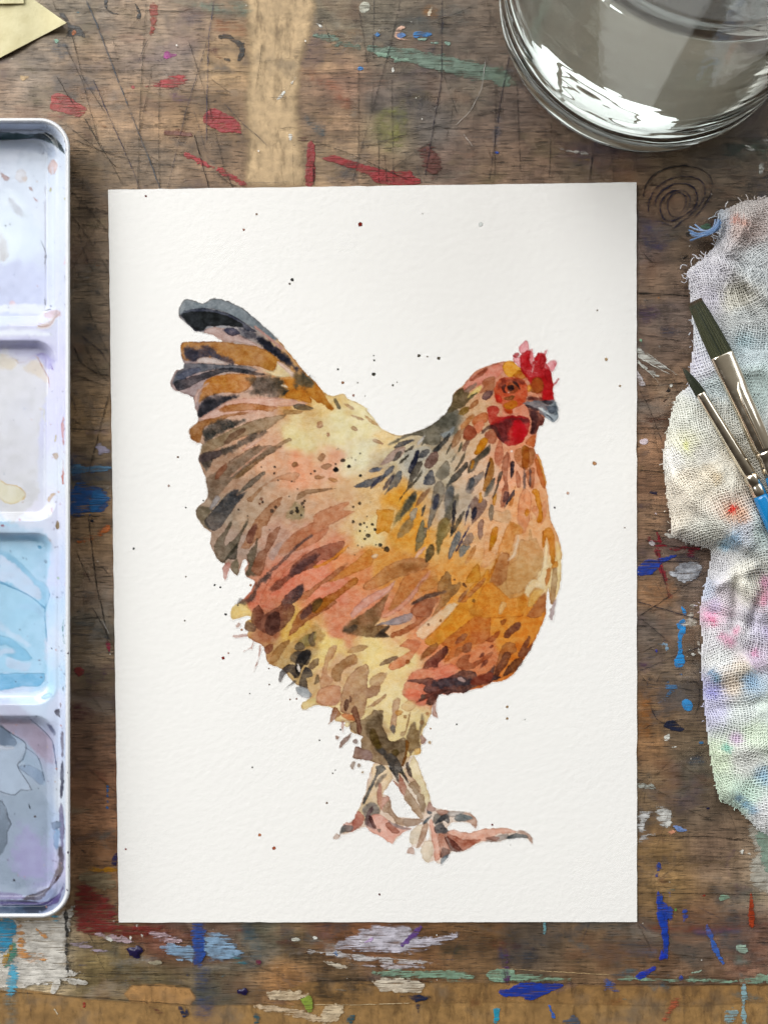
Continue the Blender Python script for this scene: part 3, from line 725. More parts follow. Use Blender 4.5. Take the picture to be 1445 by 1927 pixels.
e0c8b4/a=.75/e=.3 545,735 690,740 745,880 690,960 640,1040 700,1060 735,1180 800,1270 1030,1285 1000,1350 850,1375 940,1385 830,1440 740,1545 640,1480 540,1430 470,1370 400,1390 320,1425 215,1450 235,1380 330,1320 400,1200 470,1020
ffffff/e=0/a=1/g=0 740,910 790,985 870,1100 960,1220 1005,1275 880,1275 800,1255 735,1170 715,1080 690,1050 665,1010 700,960
e2d0bc/a=.75/e=.3 700,780 950,650 1030,830 1100,1010 1130,1150 1090,1230 1040,1290 960,1230 870,1100 800,970 740,890
e6d2b4/a=.8 540,740 690,740 740,880 660,1010 640,1080 620,1220 540,1300 420,1300 380,1240 440,1130 480,1010 530,870
e8dcbc 800,830 900,760 960,650 1030,830 1100,1010 1125,1130 1090,1180 1000,1000 940,880
d8bfa8 880,760 950,880 1020,960 1020,1040 930,930 860,850
94806c/e=.45 315,380 320,320 430,290 530,230 550,190 640,200 650,220 640,370 680,440 710,500 760,510 850,470 880,490 890,420 950,310 975,320 980,390 1010,390 1030,230 1055,250 1060,330 1020,430 1020,520 1020,580 950,610 920,660 890,600 860,750 830,760 640,750 500,700 360,680 350,640 375,560 430,580 420,500 440,460 400,440
6f5f4a/s=1.6/a=.7 470,330 560,250 640,230 640,370 690,440 720,510 880,500 880,600 800,640 700,640 620,560 500,480
a08884 350,640 375,560 440,590 520,600 540,680 500,700 370,680
9c8460/a=.6 880,600 900,440 950,340 1000,420 1010,560 940,600
e8c890 960,640 970,590 1020,580 1015,630 980,645
5f6468 445,1130 480,1020 540,900 580,800 570,760 640,745 680,790 600,850 560,940 500,1060 460,1135
4c4a4a 560,580 640,570 690,630 740,630 800,700 850,800 900,920 910,940 870,900 830,830 800,830 810,950 770,880 720,800 690,730 640,650
5c4a1c/s=1.5 510,450 520,390 550,375 590,430 610,500 640,570 580,590 540,540
5f4e28 735,630 745,600 790,590 810,620 780,660
8a5f2a 870,500 900,500 905,560 880,680 850,760 835,750 870,600
4e4444 870,760 900,720 940,870 910,850
7a5244/e=.5 318,215 365,145 400,230 435,400 420,430 390,420 370,300
c4a48c 715,350 740,230 750,100 820,80 790,250 760,440
7f7c78/s=1.2 720,380 745,340 775,370 755,445
d8b890/a=.6 830,150 900,90 970,110 960,180 890,210 840,190
c89a60 765,215 810,190 850,210 800,255
c0a078 870,262 888,262
c9a07c 1090,230 1108,230
a88a6c 1035,318 1060,318
b89c7c 815,460 830,410 870,400 900,240 930,210 910,300 870,440
8a8078/s=2 560,950 620,860 700,820 650,890 580,980
c4988a 585,1080 600,960 630,930 640,1010 640,1070 690,1060 715,1090 650,1170 630,1210 600,1150
9a928c/s=2 440,1180 520,1120 590,1150 620,1210 580,1300 520,1290 450,1260
e8bcb0 480,1370 520,1260 620,1240 700,1310 800,1360 940,1385 830,1440 770,1490 740,1550 640,1480 540,1430
a8a0a0/a=.7 700,1310 800,1350 930,1390 900,1405 800,1390 720,1350
b8a08c 640,1190 660,1150 720,1100 730,1190 790,1270 870,1285 1030,1290 960,1360 860,1365 790,1340 740,1280 700,1230 650,1230
e0b0a4/a=.8 240,1370 270,1325 330,1330 400,1230 360,1260 360,1400 290,1420
c0877a 320,1390 370,1240 400,1215 450,1250 450,1330 400,1380 330,1415
7c7f80 210,1450 225,1390 260,1350 350,1360 320,1415 260,1420
d0bdb2 145,1470 180,1440 210,1465 190,1500 150,1495
6d5a5e/s=1.3 460,1320 490,1220 545,1155 540,1220 510,1270 560,1390 480,1360
5a3a3c/e=.6 505,1280 515,1250 540,1280 580,1390 540,1370
a8988f/a=.8 580,1390 620,1390 610,1430 590,1420
b07c6c 675,1360 690,1325 740,1345 810,1410 800,1435 740,1430
b58574 740,900 800,930 810,840 880,960 860,1070 800,980
b39a82 860,1090 870,1020 890,990 960,1080 1030,1200 1050,1290 1000,1270 930,1180 885,1130
a8937c 900,950 960,910 1020,960 1010,1030 1060,1040 1060,1090 1080,1170 1050,1240 1020,1180 980,1060
b49a8c 185,470 205,470
a08a80 210,575 215,520 260,470 330,425 300,500 250,550
8a746c 370,510 395,510
a08c7c 310,760 340,710 365,720 345,790
94806c 405,750 425,750
b09a7c 440,820 452,820
a88a88 1020,520 1030,430 1085,500 1050,535
c8b08c 1115,520 1132,520
@10
e6d4c6/a=.8/e=.2 190,470 240,370 300,410 430,440 600,450 690,510 705,600 650,570 560,550 450,560 430,640 620,660 760,620 1000,610 1090,640 1140,628 1245,710 1240,765 1180,705 1000,715 930,745 760,745 590,830 480,840 430,870 360,960 300,925 240,945 180,900 190,800 110,810 60,750 90,620 170,570
ffffff/e=0/a=1/g=0 215,700 235,600 250,690 220,740
b69890 230,380 250,355 280,400 300,405 310,440 230,470
b9a698/a=.8 0,515 150,525 190,540 100,595 0,590
e8ddcc/a=.8 50,720 80,620 170,570 180,640 120,770 70,760
e8ddcc/a=.8 160,830 200,740 280,740 280,850 240,950 190,910
e2b4a4 240,560 270,520 290,580 320,660 345,790 355,900 300,925 290,830
c0a592 110,805 140,740 190,560 240,570 210,690 150,800
c08c78 330,660 430,660 400,690 450,830 360,900 345,800
8a8580 275,520 300,470 340,470 430,440 440,480 380,540 300,580
c09a8c 310,450 340,435 430,440 420,470 350,480
4a4e54 300,575 330,520 380,490 410,475 440,500 440,550 420,560 380,540
5c5c60/s=1.3 300,650 300,590 370,555 395,600 440,640 400,665 330,660
6d777e 222,460 240,440 275,450 270,475 240,480
6d777e 185,580 190,540 270,480 265,510 220,560
b8b4b2 430,450 590,450 560,480 500,500 440,500
7a858a 485,520 510,485 580,475 660,500 670,520 620,540 530,545
c8ab9c 570,470 640,455 690,510 710,550 705,600 690,615 640,560 600,540 670,520 640,490
e4b9a8 420,650 490,625 620,660 760,620 900,615 1000,610 1090,645 1040,660 940,665 880,690 940,740 830,730 760,740 560,720 450,680
b8b0ac/a=.8 790,740 880,690 1000,670 1010,710 930,740
b87c68 410,680 460,675 560,715 660,725 752,715 740,740 690,770 580,830 480,800
66362e/e=.5 395,705 410,695 470,720 570,825 480,838 440,810
a98478 790,715 830,695 900,692 928,710 890,735
5f6a70 1000,710 1030,680 1100,662 1190,675 1200,710 1140,705 1060,715
c8b0a4 1100,660 1110,635 1140,628 1200,655 1245,710 1245,772 1210,720 1190,680
85706a 355,900 370,800 390,795 450,830 420,880
8a98a2 358,910 430,870 400,930 360,965
c9aea2 18,855 45,805 80,795 105,815 105,868 60,858
"""
# flicked drops: x, y, radius (photograph pixels), colour
DROPS = """275,369,2,7a3c30 483,403,2,8a7060 459,432,2.2,a06a58 678,422,4.2,8a3420 795,402,1,8a8078 904,422,4,d8dcdc 550,526,3.2,30302e 545,534,2,6a6058
1123,584,1.6,7a6a60 1140,676,3,b0946c 788,669,3,5f5a50 825,674,3,6a6458 804,671,1.6,8a8278 703,669,1.4,4a4a44 704,678,1.8,4a4a44 703,704,3.4,4f4c44
636,695,2,4c4a44 645,720,2.8,9a7050 673,720,1.4,8a8078 739,725,2,5c5848 747,719,1.2,7a7468 665,744,2.4,a07a70 687,745,1,6a6058 1166,726,2,9a8060 1118,872,4,b8906c
318,914,2.2,a08880 335,860,2,8a7468 252,1032,2.2,1c1a1a 350,1085,1.6,8a8078 383,942,1.6,1c1a1a 350,955,1.6,28241f 404,1101,2,1c1a1a 415,1105,1.8,1c1a1a 425,1156,2.2,1c1a1a 348,1168,1.6,5a524a
420,1238,3,8a3020 430,1229,1.6,a07060 472,1101,2.4,a8785c 448,1139,1.8,6a5a50 455,1185,2.2,b08a70 506,1258,1.6,7a6a60 507,1288,1.6,8a7a70 470,1305,1.2,3a3634 546,1316,1.6,8a6a58 558,1315,1.6,a07868
601,1393,1.6,4a4642 475,1444,1.6,5a544e 626,1455,1.4,6a625a 631,1449,1.2,6a625a 615,1511,2,8a7464 489,1571,3,b87c5c 516,1596,3.4,b06c50 237,1598,1.8,8c2a28 714,1683,2,6a2c2c
954,1330,2.6,a08460 954,1352,2.4,a08460 859,1363,1.6,6a6a66 987,1354,1,6a6a66 926,1552,2,7a3034 1068,928,2.8,c8a898 1043,955,2,6a6468 1175,993,1.6,8a7868 960,1590,.9,8a8a80 810,1371,1.6,b08868 641,1373,1.8,5a564f"""
SPECK = """@3
1c1a1c 50,898 70,898
1c1a1c 147,875 161,875
3a3632 102,828 118,828
1c1a1c 233,943 243,943
1c1a1c 232,776 239,776
1c1a1c 48,856 56,856
1c1a1c 196,825 201,825
2a2826 67,740 72,740
2a2826 53,746 58,746
2a2826 167,810 171,810
2a2826 142,812 146,812
4a3828 228,1152 240,1152
4a3828 180,1180 190,1180
3a3028 310,1143 314,1143
2e2a26 179,1293 191,1293
2e2a26 233,1311 245,1311
2e2a26 262,1303 271,1303
2e2a26 325,1312 336,1312
2e2a26 283,1252 289,1252
2e2a26 345,1352 358,1352
2e2a26 293,1397 310,1397
2e2a26 267,1422 278,1422
2e2a26 230,1362 238,1362
2e2a26 268,1361 273,1361
2e2a26 283,1331 289,1331
@6
2e302c 520,297 537,297
2e302c 573,333 596,333
2e302c 485,294 493,294
2e302c 332,300 338,300
2e302c 367,314 372,314
2e302c 250,320 255,320
2e302c 304,381 309,381
2e302c 540,323 546,323
@2
1c1a1c 710,156 720,156
1c1a1c 708,203 717,203
1c1a1c 611,155 616,155
1c1a1c 1014,187 1024,187
1c1a1c 985,207 991,207
1c1a1c 1174,174 1193,174
1c1a1c 1271,152 1283,152
1c1a1c 1356,221 1365,221
1c1a1c 737,256 743,256
1c1a1c 839,264 846,264
1c1a1c 883,321 888,321
1c1a1c 820,378 826,378
1c1a1c 918,432 932,432
1c1a1c 936,412 944,412
1c1a1c 878,465 890,465
1c1a1c 880,490 896,490
1c1a1c 839,498 855,498
1c1a1c 911,519 920,519
1c1a1c 931,458 938,458
1c1a1c 720,460 732,460
1c1a1c 691,489 706,489
1c1a1c 438,479 445,479
1c1a1c 507,525 512,525
1c1a1c 620,420 628,420
1c1a1c 673,630 677,630
8a6048 609,397 622,397
8a6048 598,436 607,436
"""
PAL_BASE = """-140,300,cdd4e2 0,300,cdd5e4 60,330,dde6f2 110,400,dfe5f2 30,450,dfeaf6 60,540,cdd3ea 20,560,cbd2ec 110,560,dcdfee 128,400,e2e6ea 128,900,dfe5ee
60,640,d5d2ea 30,700,dcd6dc 60,780,d8d8e8 20,860,dcd8e4 100,800,d8d6f0 110,700,dcd8f0 60,960,e2dce4 115,960,dfdff0 60,990,dde4f4 20,1010,b8cbe0 100,1080,d2d8f2
20,1060,b0d8ec 50,1150,a4d4ee 90,1180,c4dcf2 110,1200,d8e2f4 30,1220,a0d2ee 90,1300,b4dcf2 60,1325,d6e4f6 110,1320,d8def2 128,1200,dfe4ec 128,1500,d8dde4
30,1350,c0bfd4 80,1400,ccbfcc 110,1400,ccd8f0 30,1440,c8d6de 60,1500,bcc8cc 100,1550,c4d4ea 60,1600,c4c4da 30,1660,c2ccd0 80,1640,cfc6e6 100,1700,8890a8 -100,800,d8d8e8 -100,1200,a8d4ec -100,1550,c0ccd4"""
PAL_STROKES = """
@D4
1f4a4c/s=1.6/a=.95 -300,235 0,230 150,245 300,250 420,240 500,280 560,350 590,430 520,370 430,320 300,290 150,305 0,310 -300,300
20282c/s=1.5 300,260 420,245 520,300 585,420 480,320 360,290
b8c4d8/s=3/a=.6 0,340 300,330 480,380 520,460 300,420 0,450
e2bcb0 440,560 455,510 490,485 525,530 510,590 470,620
a0685c 5,600 40,620 90,650 45,675
c8a888 200,650 255,640 235,690
d8ccc8/a=.6 140,620 190,570 240,600 240,690 170,680
a07060 265,735 290,735 300,775
b05a48 305,825 350,860 330,860
b8b040 450,760 465,740 480,760 460,785
b8b040 575,835 600,825 595,855
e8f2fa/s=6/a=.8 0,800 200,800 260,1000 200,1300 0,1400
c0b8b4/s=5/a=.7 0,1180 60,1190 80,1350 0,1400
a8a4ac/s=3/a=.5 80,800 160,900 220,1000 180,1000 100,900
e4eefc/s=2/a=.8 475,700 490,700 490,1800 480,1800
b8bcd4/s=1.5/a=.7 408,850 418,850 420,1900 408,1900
cbd0ec/s=6/a=.8 0,1440 380,1440 400,1790 0,1790
f0c0c0/s=3/a=.8 90,1780 130,1770 140,1810 100,1820
f6f8fc/s=3 0,1800 200,1800 400,1810 420,1870 200,1880 0,1870
20242c/L=1.3 375,1220 395,1265 415,1320 420,1370 410,1430
20242c/L=1.6 415,1850 465,1840
20242c/L=1.2 625,1600 630,1660
20242c/L=1.2 410,1750 412,1800
20242c/L=1 590,1540 588,1600
e08078/L=1.5 598,1360 596,1400 585,1430
c89a94/s=2/a=.6 400,1880 520,1840 560,1900 440,1927
@D5
e8d4c8/s=2/a=.7 320,170 400,120 470,70 500,60 430,170
b08878/L=2 330,150 380,160 440,140 470,90 520,40
c8a090/L=1.2 340,130 400,150 450,110
f4f6fc/s=3 0,190 300,190 430,210 430,240 200,235 0,240
c8c4e4/s=6/a=.8 0,260 300,260 460,330 470,500 400,480 250,420 0,380
e0dcda/e=.1/s=3 0,400 100,415 160,470 250,490 330,430 390,540 430,680 340,1000 340,1600 300,1650 200,1780 0,1780
e6d4b4/s=4/a=.7 0,405 60,410 140,450 130,500 60,530 0,500
e8d4b8/s=4/a=.7 210,520 330,440 390,540 420,640 340,600
c8a878/L=1.8 0,400 60,405 130,440 160,470
b89890/L=1.2 160,470 230,460 290,405 330,430
a86850/L=1.6 330,430 380,530 420,600 430,680
6a4aa0/L=2.6 330,405 370,390 400,420 400,470
6a4aa0/L=2 440,480 460,530
b0a8e0/s=3/a=.6 330,400 420,400 460,500 420,520 380,470
e0d4a8/s=1.2/a=.8/e=.2 0,1480 60,1520 140,1530 200,1570 225,1610 200,1650 100,1690 0,1640
c8a050/L=2 0,1480 60,1520 140,1530 200,1570 225,1610 200,1650
d4bc80/L=1.2 200,1650 100,1690 0,1640
d8d4b0/L=2 340,860 385,880 380,940 400,980
f8f8fc/s=3 270,1760 400,1790 440,1760 460,1790 380,1810 300,1790
f4f4fc/s=2/a=.8 385,1000 395,1000 395,1640 380,1640
c8603c 525,1040 540,960 555,950 555,1240 545,1150
c8603c 535,1470 550,1310 555,1520
2a5a68/L=2 590,830 592,880
c8b870 470,1140 485,1090 495,1130 480,1155
c8a878 415,1660 440,1600 485,1600 440,1650 430,1680
d08070 440,1730 455,1720 455,1770
d08070 508,1585 516,1585
8a7040 480,1880 500,1830 520,1880 505,1905
40404c 543,718 550,718
40404c 486,1672 491,1672
c0a890 460,1260 500,1240 510,1280 490,1310 470,1300
@D6
a4d6ee/s=5/a=.8 -200,170 300,190 470,320 420,700 420,1400 400,1480 0,1480 -200,1480
b8cce0/s=5/a=.8 -100,140 300,150 400,220 200,250 -100,230
88bcd8/s=2/a=.7 160,230 300,240 360,290 330,290 200,260
7fbede/s=1.8/a=.7/e=.25 0,360 200,480 320,620 400,650 455,760 410,890 330,820 180,730 40,670 0,650
d4e2f6/s=3/a=.8 0,420 60,440 200,560 340,690 380,780 340,820 200,740 60,640 0,640
5a9cc0/L=2.6 0,650 90,690 180,730 260,770 330,820 410,890
5a9cc0/L=1.4 455,760 440,830 415,880 410,980 430,1180
c8e2f6/s=4/a=.8 0,1030 100,1090 250,1190 250,1240 150,1180 0,1090
a8d4f0/s=3/a=.7 100,900 330,830 400,980 300,900
78bedf/s=1.2/a=.8/e=.3 -100,1120 60,1150 150,1190 300,1340 200,1370 60,1320 20,1300 130,1290 60,1220 -100,1230
c4daf0/s=3/a=.8 0,1270 120,1260 150,1290 60,1300 0,1330
c4daf0/s=3/a=.8 60,1330 200,1370 290,1380 260,1450 100,1440 60,1400
6ab6dc/e=.35/s=1.2/a=.9 -100,1490 250,1480 405,1480 400,1560 350,1600 200,1600 0,1640 -100,1640
eaf4fc/s=3 0,1660 300,1650 380,1640 380,1680 200,1690 0,1690
f4f8fc/s=3 320,1700 400,1610 440,1620 400,1740 350,1740
4aa0c8 345,325 375,320 380,345 355,355
90b4d0/a=.7 402,460 420,450 432,470 415,480
a0c8e8 370,1690 450,1650 475,1690 400,1720
1f7a6a 566,1100 580,1000 577,1190 592,1210
8a7040 510,150 535,95 545,160 525,170
a03850 15,140 35,130 38,150 20,150
88c060/a=.7 530,615 540,615
303038 213,433 219,433
d09090/a=.6 182,86 196,86
3a4a50 570,1610 582,1600 580,1650
a07868 545,1760 560,1740 555,1790
@D7
c0a8b4/s=5/a=.8 0,120 100,170 240,160 340,230 440,340 440,520 380,480 280,400 200,320 100,260 0,200
b8ccd8/s=2/a=.8 0,220 200,330 300,430 360,560 380,700 300,640 200,500 0,400
b0bcc4/s=5/a=.8 0,760 150,760 270,720 350,760 430,900 440,1000 400,1160 430,1300 450,1450 300,1500 0,1520
7c8c9c/s=1.4/a=.9 0,205 40,220 130,310 130,370 60,380 0,370
d4e0e8/s=1.3/a=.85 0,390 130,370 200,330 220,400 150,520 200,620 260,730 180,730 130,770 0,740
f0f4f6/s=1.2 0,360 60,380 120,375 110,390 0,400
9cb0c4/s=1.5/a=.8 150,540 230,520 340,570 370,650 340,690 250,620 170,560
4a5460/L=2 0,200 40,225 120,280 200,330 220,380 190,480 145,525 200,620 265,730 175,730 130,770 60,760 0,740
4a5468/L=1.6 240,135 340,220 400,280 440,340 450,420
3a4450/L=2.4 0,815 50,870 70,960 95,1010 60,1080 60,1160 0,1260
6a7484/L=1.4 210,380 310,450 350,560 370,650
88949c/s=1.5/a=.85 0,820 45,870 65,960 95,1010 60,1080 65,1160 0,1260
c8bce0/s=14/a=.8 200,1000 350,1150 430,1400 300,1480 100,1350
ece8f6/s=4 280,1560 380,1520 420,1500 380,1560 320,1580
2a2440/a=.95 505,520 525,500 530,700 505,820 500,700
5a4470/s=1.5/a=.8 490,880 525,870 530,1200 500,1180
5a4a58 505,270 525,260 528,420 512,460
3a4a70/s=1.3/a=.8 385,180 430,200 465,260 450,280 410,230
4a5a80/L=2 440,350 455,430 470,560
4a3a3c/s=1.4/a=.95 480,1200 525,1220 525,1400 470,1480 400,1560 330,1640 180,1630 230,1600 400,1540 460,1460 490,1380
6a5a4c/s=1.4 485,1340 510,1350 515,1400 470,1440 400,1550 440,1460
9a88a8/s=2/a=.9 -100,1570 180,1590 180,1630 -100,1630
4a3a70/s=1.3/a=.95 -100,1640 250,1650 400,1650 500,1560 530,1500 500,1620 400,1690 -100,1680
2a1c40/L=3 -100,1640 100,1642 300,1655
2f4a60/s=1.6/a=.95 -100,1690 400,1680 300,1760 150,1770 -100,1760
1c2838/s=2 200,1690 400,1685 330,1740 220,1740
2f2438 445,80 490,65 500,130 480,120
6a7c94/s=1.2/a=.9 430,1000 500,990 500,1040 440,1060
5a94c4/a=.6/s=1.5 440,1060 500,1070 480,1220 450,1200
404048 120,1474 130,1474
5a4030 292,950 302,950
304050 240,850 248,880 252,880 244,850
b0c0d0/a=.6 190,140 220,130 215,160 185,155
"""
DESK_BASE = """0,40,8a7860 0,160,7a6450 60,140,7a6a5a 130,40,6f6250 160,130,80684f 160,200,86684a 240,100,7e6a58 250,200,86694b 300,40,86705a 330,120,7c6a5c 330,220,8a6c4c 420,120,92754f 420,220,8a6a48
420,320,83674c 280,310,75614c 190,300,7c6448 180,400,6c5844 170,560,6c5a46 180,700,6a5640 180,780,8a6c48 180,880,64533f 180,1000,86694a 180,1100,7a6450 180,1200,746048 180,1300,6a5644 180,1400,6a4c38 180,1500,80583c
180,1600,7a5436 180,1660,806040 640,30,6c624e 700,50,62594a 620,110,84684a 760,100,5f5446 850,110,5c4e42 640,160,7c5c48 720,190,5c5048 800,190,5c5046 880,180,665a4c 640,220,8a6c50 730,240,75684a 820,240,5e5650
900,250,6a5648 620,300,80684c 700,330,80664c 850,300,685448 930,320,6f5844 960,200,5a4a40 1000,300,665040 1100,330,60503f 1200,330,624f3c 1260,320,66543f 1330,300,5c4e3e 1250,380,705640 1220,450,66524a 1290,460,705a46
1220,540,745c48 1260,600,6a5a50 1230,680,6a5648 1260,730,80644a 1230,780,7a5c48 1230,840,8a664a 1230,920,7c5c44 1230,980,84664c 1230,1060,6c5648 1270,1020,64524a 1230,1110,8a6a4c 1280,1080,6a5a4e 1230,1180,5e5248 1260,1250,6c5a48
1230,1320,7c5c3c 1290,1300,5c5044 1230,1400,745434 1270,1390,5c4c3a 1300,1450,544c40 1240,1480,6a563e 1300,1520,6c5a48 1340,1600,6c5644 1240,1600,84663f 1260,1680,86683e 1380,1640,7c6650 1430,1650,94826c 1300,1740,7a563c
1220,1780,64482f 1400,1770,705040 1100,1780,5e4a35 1000,1790,56483a 900,1770,624628 800,1770,6a4a2c 700,1760,70482c 620,1760,6a4428 560,1780,6c583c 500,1770,5c5848 400,1770,604a3c 300,1770,6a4030 240,1820,6c5a38 300,1850,645638
180,1830,70603c 400,1840,5a5240 540,1840,94693c 640,1840,604a30 760,1850,6a4c30 900,1850,7c5c38 1100,1840,6a5238 1300,1830,644c38 60,1800,b4a894 60,1860,a89878 60,1910,9c7a4a 300,1900,98754a"""
